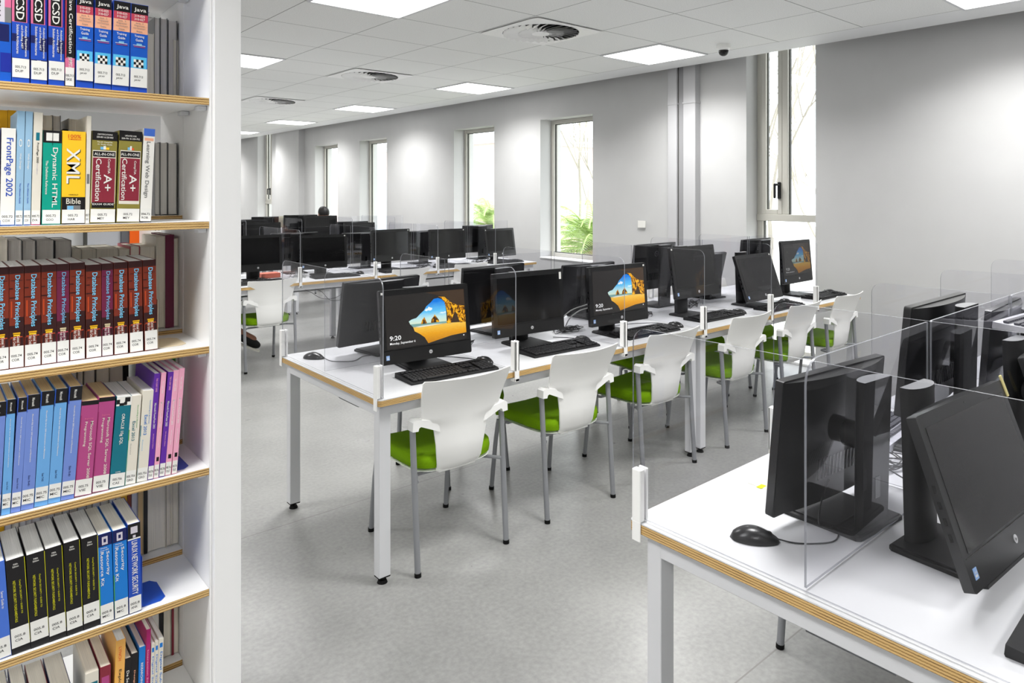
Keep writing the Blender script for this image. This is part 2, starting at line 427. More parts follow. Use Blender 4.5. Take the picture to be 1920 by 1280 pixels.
# partition glimpsed through the bookcase
m = MB(); m.b2((-3.6, 5.5, 0), (1.62, 5.62, CZ-.002), white_wall, .002); struct(m.build('wall_partition'))
m = MB(); dg = mat('door_grey', (176, 177, 182), .5, .4)
m.b2((.87, 5.455, 0), (1.075, 5.5, 1.90), dg, .003); m.b2((.855, 5.45, 0), (.87, 5.5, 1.92), gasket)
m.b2((1.075, 5.44, 0), (1.125, 5.5, 1.92), mat('door_frame_dark', (96, 97, 102), .5, .4))
m.b2((1.125, 5.43, 0), (1.185, 5.5, 1.92), mat('door_orange', (236, 96, 8), .45, .4)); struct(m.build('door_1'))
m = MB(); m.b2((-.22, -.002, -.15), (.22, 0, .15), label_w, 0)
m.text('Mono A3', .05, .105, .17, .035, -.0035, ink); m.text('Copier', .0, .03, .2, .035, -.0035, ink); m.text('C', -.05, .055, .025, .03, -.0035, ink)
s_ = m.build('paper_notice', loc=(1.335, 5.497, 1.18)); tag(s_, 'white paper notice with small black lettering on the wall beyond the bookcase', 'notice')
# ------------------------------------------------------------------ ceiling lights: panels every fourth tile
lampm = emis('lamp_diffuser', (255, 254, 250), LAMP)
lp = thing('ceiling_light', '', 'ceiling light', (0, 0, 0), 0, 'square ceiling light panels')
m = MB()
for (p, q) in (((-.353, -.339, -.004), (-.333, .339, .012)), ((.333, -.339, -.004), (.353, .339, .012)), ((-.333, -.339, -.004), (.333, -.321, .012)), ((-.333, .321, -.004), (.333, .339, .012))):
    m.b2(p, q, white_metal)
m.build('frame', lp)
m = MB(); m.b2((-.333, -.321, -.001), (.333, .321, .008), lampm); m.build('diffuser', lp)
ld = bpy.data.lights.new('panel_light', 'AREA'); ld.shape = 'SQUARE'; ld.size = .62; ld.energy = LIGHT_W; ld.spread = R(140); ld.color = (1.0, .995, .985)
lo = bpy.data.objects.new('panel_light', ld); C.objects.link(lo); lo.parent = lp; lo.location = (0, 0, -.012)
LP = tree(lp)
cols = [(5.119, 'by the windows'), (2.292, 'above the middle aisle'), (-.535, 'over the bookcases'), (-3.36, 'at the far left side')]
for cx_, cn in cols:
    for k in range(-1, 8):
        yy = 4.02 + 2.712*(k-1)
        if yy < -3.9 or yy > 21.5: continue
        if cx_ < 1 and abs(yy-5.5) < .4: continue
        vis = {(5.119, 0): 'square ceiling panel light at the top right corner of the picture', (5.119, 1): 'square ceiling panel light beside the dome camera',
               (5.119, 2): 'square ceiling panel light in the window row, second beyond the dome camera', (5.119, 3): 'square ceiling panel light in the window row, third beyond the dome camera',
               (5.119, 4): 'square ceiling panel light in the window row, fourth beyond the dome camera', (5.119, 5): 'square ceiling panel light in the window row, fifth beyond the dome camera',
               (2.292, 1): 'large bright ceiling panel cut off by the top edge of the picture', (2.292, 2): 'bright ceiling panel touching the white bookcase post'}.get((cx_, k))
        o_ = dup(LP, (cx_, yy, CZ-.006), 0, vis or 'square ceiling light panel %s, position %d from the camera end' % (cn, k+2), 'square ceiling light panels')
# swirl air diffusers
vt = thing('ceiling_vent', '', 'ceiling vent', (0, 0, 0), 0, 'swirl ceiling vents')
m = MB(); NB = 28
ring = [(.30*math.cos(2*PI*i/48), .30*math.sin(2*PI*i/48)) for i in range(48)]
vm = mat('vent_white', (250, 250, 250), .45, .4)
# square plate with a round hole
outer = []
for i in range(48):
    a_ = 2*PI*i/48; c_, s_ = math.cos(a_), math.sin(a_); k = 1/max(abs(c_)/.35, abs(s_)/.336); outer.append((c_*k, s_*k))
for z0 in (-.006,):
    vo = [m.bm.verts.new((x, y, z0)) for x, y in outer]; vi = [m.bm.verts.new((x, y, z0-.004)) for x, y in ring]; vb = [m.bm.verts.new((x, y, z0+.02)) for x, y in ring]
    for i in range(48):
        j = (i+1) % 48
        for f in ((vo[i], vi[i], vi[j], vo[j]), (vi[i], vb[i], vb[j], vi[j])):
            m.bm.faces.new(f).material_index = m.mi(vm)
m.build('plate', vt)
m = MB(); m.cyl((0, 0, -.001), (0, 0, .004), .299, black_mt, 48); m.build('backing', vt)
m = MB()
for i in range(NB):
    a_ = 2*PI*i/NB
    P = []
    for r_, w_, off in ((.07, .008, 0.0), (.18, .019, .12), (.295, .029, .30)):
        a2 = a_+off
        P.append((r_, a2, w_))
    for (r0, a0, w0), (r1, a1, w1) in zip(P, P[1:]):
        def pt(r, a, wd, z): return (r*math.cos(a)-wd*math.sin(a), r*math.sin(a)+wd*math.cos(a), z)
        m.quad([pt(r0, a0, -w0, -.020), pt(r1, a1, -w1, -.024), pt(r1, a1, w1, -.002), pt(r0, a0, w0, -.002)], vm)
        m.quad([pt(r0, a0, w0, -.0005), pt(r1, a1, w1, -.0005), pt(r1, a1, -w1, -.0225), pt(r0, a0, -w0, -.0185)], vm)
m.build('blades', vt)
m = MB(); m.cyl((0, 0, -.016), (0, 0, .0), .085, vm, 32); m.build('hub', vt)
VT = tree(vt)
names = {(3.715, 0): 'nearest to the camera, by the top edge', (3.715, 1): 'largest in view, near the top centre', (3.715, 2): 'second from the top centre, between two light panels', (3.715, 3): 'small and far, close to the white bookcase post'}
for cx_ in (3.715, .88):
    for k in range(0, 5):
        lab = 'round swirl ceiling vent, ' + names.get((cx_, k), 'in the row %s, number %d from the camera' % ('by the windows' if cx_ > 2 else 'over the bookcases', k+1))
        dup(VT, (cx_, 4.02+2.712*(k-1), CZ-.002), 0, lab, 'swirl ceiling vents')
# dome camera
dc = thing('dome_camera', 'small white dome security camera with black eye at the ceiling edge', 'security camera', (5.22, 3.36, CZ))
m = MB(); m.cyl((0, 0, -.035), (0, 0, 0), .058, white_pl, 32); m.cyl((0, 0, -.06), (0, 0, -.035), .036, white_pl, 32, r2=.05); m.build('housing', dc)
m = MB(); m.sph((0, 0, -.058), (.042, .042, .042), black_gl, 24); m.build('lens_dome', dc)
# ------------------------------------------------------------------ outside
m = MB(); m.b2((6.4, -20, -1.6), (60, 60, -1.5), mat('outdoor_ground', (196, 194, 186), .9, .2, noise=.1, nscale=2)); struct(m.build('ground'))
leafm = mat('palm_leaf', (168, 190, 120), .6, .3, noise=.25, nscale=6)
barkm = mat('palm_bark', (176, 160, 136), .9, .2, noise=.2, nscale=12)
def palm(loc, label, r=1.9, n=46, seed=3):
    rr = random.Random(seed)
    t = thing('palm_tree', label, 'tree', loc)
    m = MB(); m.tube([(0, 0, -2.3), (.02, 0, -1.2), (0, 0, 0)], [.26, .22, .24], barkm, 12); m.build('trunk', t)
    m = MB(); ii = m.mi(leafm)
    for i in range(n):
        a = rr.uniform(0, 2*PI); el = rr.uniform(-.15, 1.25); L = r*rr.uniform(.8, 1.1); prev = None
        pts = []
        for k in range(9):
            u = k/8; rad = L*u*math.cos(el)*(1+.1*u); z = L*u*math.sin(el)-L*.62*u*u
            pts.append(Vector((rad*math.cos(a), rad*math.sin(a), z)))
        m.tube(pts, .012, leafm, 4, 1)
        sd = Vector((-math.sin(a), math.cos(a), 0))
        for k in range(1, 34):
            u = k/34*7.99; i0 = int(u); f = u-i0; p = pts[i0].lerp(pts[min(i0+1, 8)], f); d = (pts[min(i0+1, 8)]-pts[i0]).normalized()
            ll = .34*math.sin(PI*min(1, .15+k/36))*rr.uniform(.8, 1.1)
            for s in (-1, 1):
                tip = p+(sd*s*.8+d*.65+Vector((0, 0, -.25)))*ll
                q = m.bm.faces.new([m.bm.verts.new(p-d*.012), m.bm.verts.new(p+d*.012), m.bm.verts.new(tip)]); q.material_index = ii
    m.build('fronds', t)
palm((8.4, 7.75, .62), 'pale green palm tree behind the nearer low window', 2.1, 60)
palm((9.0, 11.2, .8), 'pale green palm tree behind the second low window', 1.8, 34, 5)
twm = mat('bare_twig', (176, 170, 160), .9, .2)
def bare_tree(loc, label, h=5.5, seed=1):
    rr = random.Random(seed); m = MB()
    def br(p, d, L, r, dep):
        q = p+d*L; mid = p.lerp(q, .5)+Vector((rr.uniform(-.06, .06), rr.uniform(-.06, .06), 0))*L
        m.tube([p, mid, q], [r, r*.85, r*.7], twm, 5, 2)
        if dep:
            for _ in range(rr.choice((2, 3, 3))):
                nd = (d+Vector((rr.uniform(-.7, .7), rr.uniform(-.7, .7), rr.uniform(-.1, .55)))).normalized()
                br(p.lerp(q, rr.uniform(.65, 1)), nd, L*rr.uniform(.6, .82), r*.6, dep-1)
    br(Vector((0, 0, 0)), Vector((0, 0, 1)), h*.32, .045, 5)
    o = m.build('bare_tree', loc=loc); tag(o, label, 'tree'); return o
bare_tree((9.3, 5.2, -1.5), 'leafless tree outside the tall window', 7.5, 2)
bare_tree((12.6, 6.0, -1.5), 'leafless tree further out behind the tall window', 7.5, 9)
bare_tree((9.9, 9.6, -1.5), 'leafless tree behind the palm at the nearer low window', 7.5, 5)
# neighbouring building
bd = thing('neighbouring_building', 'pale brick building with white trim seen through the low windows', 'building', (17, 24, -1.5))
m = MB(); bm_ = mat('brick_pale', (232, 206, 198), .9, .2, noise=.08, nscale=8)
m.b2((-3, -7, 0), (5, 9, 4.6), bm_); m.build('wall', bd)
m = MB(); m.b2((-3.2, -7.2, 4.6), (5.2, 9.2, 4.9), white_wall); m.build('parapet', bd)
for i in range(5):
    m = MB(); m.b2((-3.06, -5.8+2.9*i, 1.5), (-2.98, -4.6+2.9*i, 3.4), mat('far_pane', (190, 205, 215), .2, .5)); m.build('window', bd)
for i in range(4):
    m = MB(); m.b2((-2.0+1.9*i, -7.06, 1.5), (-1.0+1.9*i, -6.98, 3.4), mat('far_pane', (190, 205, 215), .2, .5)); m.build('window', bd)
# ================================================================== BOOKCASE (double sided)
SZ = [1.798, 1.466, 1.130, .803, .477, .150]; ST = .019
SX0, SX1 = -.36, .598
F0, F1 = 1.963, 2.20; K0, K1 = 2.212, 2.45
bc = thing('bookcase', 'tall white double-sided bookcase with plywood shelf edges, left of the picture', 'bookcase', ((SX0+SX1)/2, (F0+K1)/2, 0))
BO = Vector(bc.location)
def bpart(m, nm, par=None):
    par = par or bc
    bmesh.ops.translate(m.bm, vec=-BO, verts=m.bm.verts[:]); return m.build(nm, par)
m = MB(); m.b2((SX1+.001, 1.962, 0), (SX1+.007, 2.203, 2.35), cardw); m.b2((SX1+.008, 1.944, 0), (SX1+.079, 2.203, 2.35), cardw, .0015); bpart(m, 'side_panel')
m = MB(); m.b2((SX0-.075, 1.944, 0), (SX0-.001, 2.203, 2.35), cardw, .0015); bpart(m, 'side_panel')
m = MB(); m.b2((SX1+.001, 2.209, 0), (SX1+.079, 2.46, 2.35), cardw, .0015); bpart(m, 'side_panel')
m = MB(); m.b2((SX0-.075, 2.209, 0), (SX0-.001, 2.46, 2.35), cardw, .0015); bpart(m, 'side_panel')
def shelf(y0, y1, z, nm='shelf', edge_front=True):
    m = MB(); i = m.box(((SX0+SX1)/2, (y0+y1)/2, z-ST/2), (SX1-SX0, y1-y0, ST), cardw)
    for f in m.bm.faces:
        if abs(f.normal.y) > .9: f.material_index = m.mi(ply_shelf)
    return bpart(m, nm)
for z in SZ + [2.128]:
    shelf(F0, F1, z); shelf(K0, K1, z+.010)
for z in SZ[:5] + [2.128]:
    for (y0, y1) in ((F0+.02, F0+.055), (F1-.055, F1-.02)):
        m = MB(); m.b2((SX1-.022, y0, z-ST-.012), (SX1, y1, z-ST-.001), white_metal, .001); bpart(m, 'shelf_bracket')
m = MB(); m.b2((SX0, F0+.02, 0), (SX1, F0+.035, .13), cardw); bpart(m, 'plinth')
# ------------------------------------------------------------------ books
PAL = dict(navy=(14, 22, 84), blue=(16, 86, 190), dblue=(22, 40, 150), black=(20, 18, 20), white=(236, 234, 228), offw=(226, 220, 206), pink=(214, 108, 146), rose=(196, 66, 88),
           peach=(240, 176, 142), sky=(120, 186, 226), skyt=(128, 214, 250), cyan=(90, 190, 235), brown=(124, 46, 28), dbrown=(52, 20, 20), plum=(112, 32, 66), yellow=(250, 200, 40), gold=(226, 170, 20),
           teal=(16, 112, 130), green=(0, 156, 134), olive=(142, 132, 60), wine=(138, 42, 58), lblue=(150, 188, 216), perw=(112, 138, 208), skyb=(106, 166, 222), vie=(176, 72, 130), vied=(150, 40, 100),
           purple=(96, 42, 160), lpink=(240, 170, 196), lime=(208, 206, 16), azure=(20, 120, 206), royal=(28, 74, 180), orange=(226, 92, 40), lgreen=(70, 160, 70), magenta=(176, 30, 110), apric=(238, 178, 92),
           cornf=(70, 112, 206), mid=(120, 120, 120), hair=(206, 200, 210), dgreen=(14, 90, 70), sand=(216, 200, 160), rust=(190, 70, 30))
def pm(c): return mat('cover_'+c, PAL[c], .42, .4)
# every design: cover colour, page tone, rectangles (x0,x1,z0,z1,colour) and lettering (text, x, z, length, height, colour, vertical)
V = True; Hh = False
DES = {
 'ccna': ('blue', 'white', [(0, 1, .78, 1, 'pink'), (0, 1, .62, .78, 'mid'), (.0, .7, .62, .99, 'hair'), (.2, .9, .42, .6, 'navy'), (.5, 1, .1, .3, 'dblue')], [('CCNA', .32, .8, .3, .4, 'black', V), ('Foundation Guide', .15, .4, .34, .12, 'white', V)], None),
 'mcsd': ('dblue', 'white', [(0, .86, .62, 1, 'pink'), (.14, .8, .625, .995, 'black'), (0, .96, .0, .62, 'royal'), (.0, .96, .19, .25, 'navy'), (.38, .62, .205, .245, 'hair'), (.0, .3, .42, .5, 'navy'), (.55, .96, .34, .48, 'navy')],
   [('MCSD', .46, .81, .33, .46, 'white', V), ('Analyzing Requirements', .78, .43, .32, .15, 'white', V), ('and Defining .NET', .56, .47, .24, .14, 'white', V), ('Solution Architectures', .33, .445, .30, .15, 'white', V)], ('005.713', 'DUP')),
 'jcert': ('black', 'white', [(0, 1, .14, .31, 'pink'), (0, .12, .3, 1, 'rose')], [('Java Certification', .52, .66, .6, .5, 'white', V), ('JUMPSTART', .5, .24, .16, .5, 'white', V)], ('005.713', 'SKE')),
 'java': ('royal', 'white', [(.02, .98, .885, .995, 'black'), (.02, .98, .8, .885, 'rose'), (.02, .98, .665, .8, 'peach'), (.02, .98, .17, .665, 'blue'), (.05, .95, .24, .40, 'cyan'), (.04, .96, .17, .26, 'navy'),
   (.2, .34, .34, .37, 'white'), (.34, .48, .34, .37, 'black'), (.48, .62, .34, .37, 'white'), (.62, .76, .34, .37, 'black'), (.2, .34, .31, .34, 'black'), (.34, .48, .31, .34, 'white'), (.48, .62, .31, .34, 'black'), (.62, .76, .31, .34, 'white'),
   (.2, .34, .28, .31, 'white'), (.34, .48, .28, .31, 'black'), (.48, .62, .28, .31, 'white'), (.62, .76, .28, .31, 'black'), (.54, .6, .175, .25, 'orange'), (.15, .85, .527, .532, 'white'), (.35, .65, .532, .552, 'sky'), (.2, .85, .51, .516, 'rose')],
   [('Java', .52, .93, .7, .055, 'white', Hh), ('310-025', .5, .863, .6, .026, 'white', Hh), ('310-027', .5, .826, .6, .026, 'white', Hh), ('Java  2', .5, .78, .45, .02, 'mid', Hh), ('Programmer', .5, .752, .6, .02, 'mid', Hh), ('and Developer', .5, .723, .7, .02, 'mid', Hh), ('Exams', .5, .69, .32, .018, 'mid', Hh),
    ('Training', .5, .63, .56, .034, 'white', Hh), ('Guide', .5, .59, .42, .03, 'white', Hh)], ('005.713', 'JAW')),
 'dark': ('navy', 'cream', [], [], None),
 'front': ('white', 'white', [(0, 1, 0, .055, 'blue')], [('FrontPage 2002', .52, .6, .6, .62, 'royal', V)], ('005.72', 'COX')),
 'lblue': ('lblue', 'white', [(.1, .9, 0, .045, 'royal')], [('Web Design', .5, .56, .14, .3, 'white', V), ('The Ultimate Guide', .55, .28, .18, .2, 'royal', V), ('O', .5, .72, .07, .4, 'white', V)], ('005.72', 'COX')),
 'cream': ('offw', 'white', [(.3, .7, .75, .82, 'teal'), (0, 1, 0, .025, 'pink')], [('FrontPage 2000', .5, .64, .18, .3, 'black', V), ('Training Manual', .5, .5, .1, .2, 'hair', V)], ('005.72', 'EVA')),
 'dhtml': ('green', 'white', [(0, 1, .87, 1, 'black'), (.16, .84, .89, .975, 'white')], [('Dynamic HTML', .62, .5, .64, .36, 'white', V), ('The Definitive Reference', .22, .5, .36, .13, 'white', V), ('S', .5, .93, .2, .05, 'black', V)], ('005.72', 'GOO')),
 'xml': ('yellow', 'white', [(0, 1, 0, .29, 'black'), (.22, .8, .13, .2, 'mid'), (.24, .5, .135, .195, 'sky')], [('100%', .52, .945, .55, .04, 'orange', Hh), ('COMPREHENSIVE', .52, .912, .55, .016, 'orange', Hh), ('XML', .5, .62, .38, .56, 'black', V), ('XML', .47, .625, .38, .56, 'white', V), ('HAROLD', .5, .315, .4, .014, 'black', Hh), ('Bible', .5, .245, .62, .06, 'offw', Hh)], ('005.72', 'HAR')),
 'thin': ('offw', 'white', [(.2, .8, .37, .46, 'mid')], [], ('005.7', 'LAU')),
 'aplus': ('olive', 'cream', [(0, 1, .9, 1, 'black'), (.03, .96, .21, .79, 'offw'), (.05, .94, .72, .78, 'black'), (.05, .94, .225, .71, 'wine'), (.05, .94, .165, .225, 'black'), (.33, .45, .80, .83, 'sky'), (.45, .55, .80, .84, 'white'), (.55, .68, .80, .825, 'yellow')],
   [('CERTIFICATIONS', .5, .965, .6, .016, 'white', Hh), ('220-801 & 220-802', .5, .935, .66, .018, 'white', Hh), ('The #1 CompTIA', .5, .88, .62, .018, 'white', Hh), ('A+ Study Guide', .5, .855, .58, .018, 'white', Hh), ('ALL-IN-ONE', .5, .75, .8, .03, 'white', Hh), ('Certification', .28, .47, .46, .22, 'white', V), ('CompTIA', .68, .62, .16, .13, 'white', V), ('A+', .66, .44, .18, .32, 'white', V), ('EXAM GUIDE', .5, .205, .84, .02, 'white', Hh)], ('005.72', 'MEY')),
 'aplus2': ('olive', 'cream', [(0, 1, .89, 1, 'black'), (.07, .96, .2, .785, 'offw'), (.09, .94, .71, .775, 'black'), (.09, .94, .235, .7, 'wine'), (.38, .48, .79, .82, 'sky'), (.48, .56, .79, .835, 'white'), (.56, .66, .79, .815, 'orange'), (.42, .58, .06, .1, 'black')],
   [('UPDATED FOR', .5, .945, .5, .016, 'white', Hh), ('220-701 & 220-702', .5, .915, .8, .018, 'white', Hh), ('ALL-IN-ONE', .5, .742, .8, .03, 'white', Hh), ('Certification', .27, .47, .45, .22, 'white', V), ('CompTIA', .72, .6, .15, .12, 'white', V), ('A+', .66, .43, .18, .32, 'white', V)], ('005.72', 'MEY')),
 'lwd': ('white', 'white', [(0, 1, .92, 1, 'cornf'), (.1, .9, .87, .9, 'peach'), (0, 1, 0, .02, 'black')], [('Learning Web Design', .42, .56, .6, .45, 'mid', V)], ('006.72', 'ROB')),
 'db': ('brown', 'white', [(0, 1, .3, .42, 'dbrown'), (.55, 1, .36, .5, 'dbrown'), (0, 1, .93, 1, 'dbrown'), (0, .25, .78, .79, 'dbrown'), (.1, .9, .86, .865, 'dbrown'), (0, .4, .69, .7, 'dbrown'), (.1, .2, .5, .66, 'rust'), (.1, .9, .30, .31, 'rust'), (.05, .2, .2, .29, 'dbrown'), (.75, .95, .22, .3, 'dbrown'), (.28, .72, .315, .33, 'yellow'), (.25, .75, .335, .35, 'gold')],
   [('Database Principles', .52, .655, .52, .44, 'skyt', V), ('Coronel  Morris', .62, .25, .13, .2, 'white', V), ('Rob  Crockett', .36, .25, .11, .2, 'white', V)], ('005.74', 'COR')),
 'dbp': ('plum', 'white', [(0, 1, .3, .42, 'dbrown'), (.55, 1, .36, .5, 'dbrown'), (0, 1, .93, 1, 'dbrown'), (.1, .9, .86, .865, 'dbrown'), (.1, .9, .30, .31, 'rose'), (.05, .2, .2, .29, 'dbrown'), (.75, .95, .22, .3, 'dbrown'), (.28, .72, .315, .33, 'sand'), (.25, .75, .335, .35, 'sand')],
   [('Database Principles', .52, .655, .52, .44, 'sky', V), ('Coronel  Morris', .62, .25, .13, .2, 'white', V), ('Rob  Crockett', .36, .25, .11, .2, 'white', V)], ('005.74', 'COR')),
 'bl1': ('perw', 'tan', [(.05, 1, .875, 1, 'black'), (0, .06, .85, 1, 'royal')], [('Microsoft', .5, .935, .075, .22, 'white', V), ('Microsoft SQL Server 2005 Implementation and Maintenance', .5, .62, .42, .14, 'white', V), ('Exam 70-431', .5, .25, .09, .16, 'navy', V)], ('005.75', 'MIC')),
 'bl2': ('skyb', 'tan', [(.05, 1, .875, 1, 'black'), (0, .06, .85, 1, 'royal')], [('Microsoft', .5, .935, .075, .22, 'white', V), ('Microsoft SQL Server 2005 Implementation and Maintenance', .5, .62, .42, .14, 'white', V), ('Exam 70-431', .5, .25, .07, .16, 'navy', V)], ('005.75', 'MIC')),
 'vie': ('vie', 'tan', [(0, 1, .955, 1, 'black'), (0, .05, 0, .85, 'vied')], [('Beginning', .5, .81, .5, .018, 'pink', Hh), ('Microsoft SQL Server 2008', .68, .48, .6, .2, 'offw', V), ('Programming', .34, .65, .26, .18, 'offw', V)], ('005.75', 'VIE')),
 'ora': ('teal', 'white', [(0, 1, .9, 1, 'white'), (0, .22, .92, .97, 'black'), (.2, .5, .9, .93, 'black'), (.55, .9, .94, .99, 'black'), (.5, .7, .905, .94, 'black')], [('ORACLE 10g SQL', .5, .64, .34, .26, 'white', V), ('CASTEEL', .5, .17, .35, .012, 'white', Hh)], ('005.756', 'CAS')),
 'xl1': ('offw', 'white', [(0, .08, .5, .62, 'lgreen'), (0, .05, 0, .5, 'green')], [('Succeeding in Business', .72, .76, .26, .14, 'lgreen', V), ('Excel 2013', .45, .6, .22, .3, 'teal', V), ('Illustrated', .3, .4, .12, .08, 'mid', V)], ('005.756', 'GRO')),
 'xl2': ('offw', 'white', [(0, .08, .5, .62, 'teal'), (0, .05, 0, .5, 'teal')], [('Succeeding in Business', .75, .76, .26, .14, 'azure', V), ('Excel 2013', .45, .62, .22, .3, 'azure', V), ('Illustrated', .3, .4, .12, .08, 'sky', V)], ('005.756', 'GRO')),
 'pur': ('purple', 'white', [], [('THE O LEARY SERIES', .5, .89, .13, .3, 'lpink', V), ('Microsoft PowerPoint 2003', .5, .6, .24, .36, 'white', V), ('Introductory Edition', .5, .36, .14, .24, 'lpink', V)], ('005.756', 'OLE')),
 'pnk': ('lpink', 'white', [(.3, .8, .16, .2, 'black')], [('THE O LEARY SERIES', .5, .86, .12, .3, 'white', V), ('Microsoft PowerPoint 2003', .5, .6, .24, .36, 'white', V), ('Introductory Edition', .5, .36, .14, .24, 'white', V)], ('005.756', 'OLE')),
 'blue0': ('cornf', 'white', [], [('Server Guide to', .75, .6, .18, .14, 'white', V)], ('005.8', 'CIA')),
 'cia': ('black', 'white', [(.97, 1, .1, .99, 'lime')], [('Fifth', .5, .94, .24, .018, 'white', Hh), ('Edition', .5, .915, .32, .018, 'white', Hh), ('CompTIA SECURITY + GUIDE TO', .66, .585, .36, .12, 'lime', V), ('NETWORK SECURITY FUNDAMENTALS', .36, .55, .44, .14, 'lime', V)], ('005.8', 'CIA')),
 'mic': ('azure', 'cream', [(0, 1, .86, 1, 'navy'), (.28, .7, .875, .965, 'hair'), (.4, .58, .9, .94, 'navy'), (0, 1, 0, .16, 'black'), (0, .06, .1, .5, 'lgreen')], [('Windows', .4, .84, .5, .014, 'white', Hh), ('Server 2008', .45, .815, .6, .014, 'white', Hh), ('Security', .66, .66, .27, .28, 'white', V), ('Resource Kit', .26, .61, .38, .24, 'white', V)], ('005.8', 'MIC')),
 'linux': ('royal', 'cream', [(0, 1, .83, 1, 'black'), (.24, .78, .89, .965, 'hair'), (0, 1, .82, .835, 'white'), (.4, .62, .84, .87, 'hair'), (0, 1, 0, .03, 'navy')], [('LINUX NETWORK SECURITY', .52, .505, .60, .46, 'white', V)], ('005.8', 'ANK')),
 'teal': ('offw', 'cream', [(.08, .92, .5, .88, 'teal'), (.2, .7, .6, .8, 'cyan')], [], None),
 'maroon': ('wine', 'cream', [(.15, .85, .3, .88, 'vie')], [('Principles', .5, .55, .3, .4, 'offw', V)], None),
 'lynch': ('apric', 'white', [(0, .03, 0, 1, 'yellow')], [('LYNCH', .45, .87, .13, .3, 'orange', V), ('Exploring', .5, .6, .24, .36, 'black', V)], None),
 'desec': ('black', 'cream', [], [('De Secr. van', .5, .7, .3, .4, 'white', V)], None),
 'black': ('black', 'cream', [], [('Design | Games', .5, .6, .4, .3, 'peach', V)], None),
 'ruby': ('azure', 'white', [], [('RESEARCHING THE WEB', .5, .6, .44, .35, 'white', V)], None),
 'mag': ('magenta', 'cream', [(0, .1, 0, 1, 'wine')], [('Interaction Series', .5, .6, .4, .3, 'lpink', V)], None),
 'dig': ('offw', 'white', [(.2, .8, .9, .95, 'azure')], [('Digital Sub-editing', .5, .55, .6, .6, 'azure', V)], None),
}
def book(kind, w, h, dep, loc, lean, label, group, seed=0):
    cov, pg, rects, texts, call = DES[kind]
    t = thing('book', label, 'book', loc, 0, group)
    ct = .0012; cm = pm(cov)
    m = MB()
    # spine, front and back boards as one wrapped cover
    m.b2((0, 0, 0), (w, .0018, h), cm, .0004); m.b2((0, .0018, 0), (ct, dep, h), cm); m.b2((w-ct, .0018, 0), (w, dep, h), cm)
    for k, (x0, x1, z0, z1, c) in enumerate(rects):
        yy = -.00025-.00006*k; mm_ = pm(c)
        m.quad([(x0*w, yy, z0*h), (x1*w, yy, z0*h), (x1*w, yy, z1*h), (x0*w, yy, z1*h)], mm_)
    yt = -.00035-.00006*len(rects)
    for (s, cx, cz, L, hh, c, vert) in texts:
        if vert: m.text(s, cx*w, cz*h, L*h, hh*w, yt, pm(c), True)
        else: m.text(s, cx*w, cz*h, L*w, hh*h, yt, pm(c), False)
        yt -= .00003
    m.build('cover', t)
    m = MB(); m.b2((ct+.0001, .002, .001), (w-ct-.0001, dep-.001, h-.0015 if cov in ('black', 'olive') else h-.0006), PG[pg]); m.build('page_block', t)
    if call:
        rr = random.Random(seed*13+5); z0 = rr.uniform(.010, .018) if kind in ('cia', 'bl1', 'bl2', 'java', 'mcsd') else .002; LH = {'db': .050, 'dbp': .050, 'java': .048, 'mcsd': .044, 'jcert': .044, 'cia': .046, 'blue0': .046, 'mic': .044, 'linux': .040, 'vie': .038}.get(kind, .033); z1 = z0+LH; zz = z0+LH*.5-.010
        m = MB(); m.b2((.0008, yt-.0006, z0), (w-.0008, yt-.0003, z1), label_w)
        tw = min(.0205, w*.80); m.text(call[0], w*.48, zz+.0125, tw, .0058, yt-.0008, ink); m.text(call[1], w*.42, zz+.003, tw*.72, .0058, yt-.0008, ink)
        m.build('call_number_label', t)
    # lean about the lower corner on which the book rests
    t.rotation_euler = (0, R(lean), 0)
    if lean > 0: t.location.x += w*(1-math.cos(R(lean))); t.location.z += w*math.sin(R(lean))
    return t
BKY = [1.972, 2.0, 2.008, 1.976, 1.972, 1.985]
SHN = ['top shelf', 'second shelf', 'third shelf', 'fourth shelf', 'fifth shelf', 'lowest shelf']
DSC = {'ccna': 'blue and pink networking manual', 'mcsd': 'dark blue and pink exam manual with a small globe', 'jcert': 'narrow black and pink spined certification book', 'java': 'blue training guide with checkered flags on its spine',
 'dark': 'dark navy book', 'front': 'white book with large blue lettering', 'lblue': 'tall pale blue book', 'cream': 'tall cream book with thin black lettering', 'dhtml': 'green spined reference with a black top', 'xml': 'thick yellow spined book with a black foot',
 'thin': 'very thin tall cream booklet', 'aplus': 'thick olive and red exam guide, label at its foot', 'aplus2': 'thick olive and red exam guide, label set higher', 'lwd': 'white web design book with a blue top',
 'db': 'brown spined database textbook', 'dbp': 'purple tinted thin database textbook', 'bl1': 'violet blue training book with a black top', 'bl2': 'light blue training book with a black top', 'vie': 'mauve spined programming book with a black top', 'ora': 'teal spined database book',
 'xl1': 'cream spreadsheet book with green lettering', 'xl2': 'cream spreadsheet book with blue lettering', 'pur': 'tall thin purple presentation book', 'pnk': 'tall thin pale pink presentation book', 'blue0': 'plain mid blue security book', 'cia': 'black network security textbook with yellow lettering',
 'mic': 'bright blue resource kit book, disc at its foot', 'linux': 'royal blue network security book with large white capitals', 'teal': 'cream book with a teal picture on its spine', 'maroon': 'maroon spined book', 'lynch': 'tall yellow orange spined book', 'desec': 'small black book with white lettering',
 'black': 'black book with peach lettering', 'ruby': 'bright blue thin book', 'mag': 'tall magenta thin book', 'dig': 'thin white book with blue lettering'}
ORD = ['first', 'second', 'third', 'fourth', 'fifth', 'sixth', 'seventh', 'eighth', 'ninth', 'tenth', 'eleventh', 'twelfth', 'thirteenth', 'fourteenth', 'fifteenth', 'sixteenth', 'seventeenth', 'eighteenth', 'nineteenth', 'twentieth', 'twenty-first', 'twenty-second', 'twenty-third', 'twenty-fourth', 'twenty-fifth']
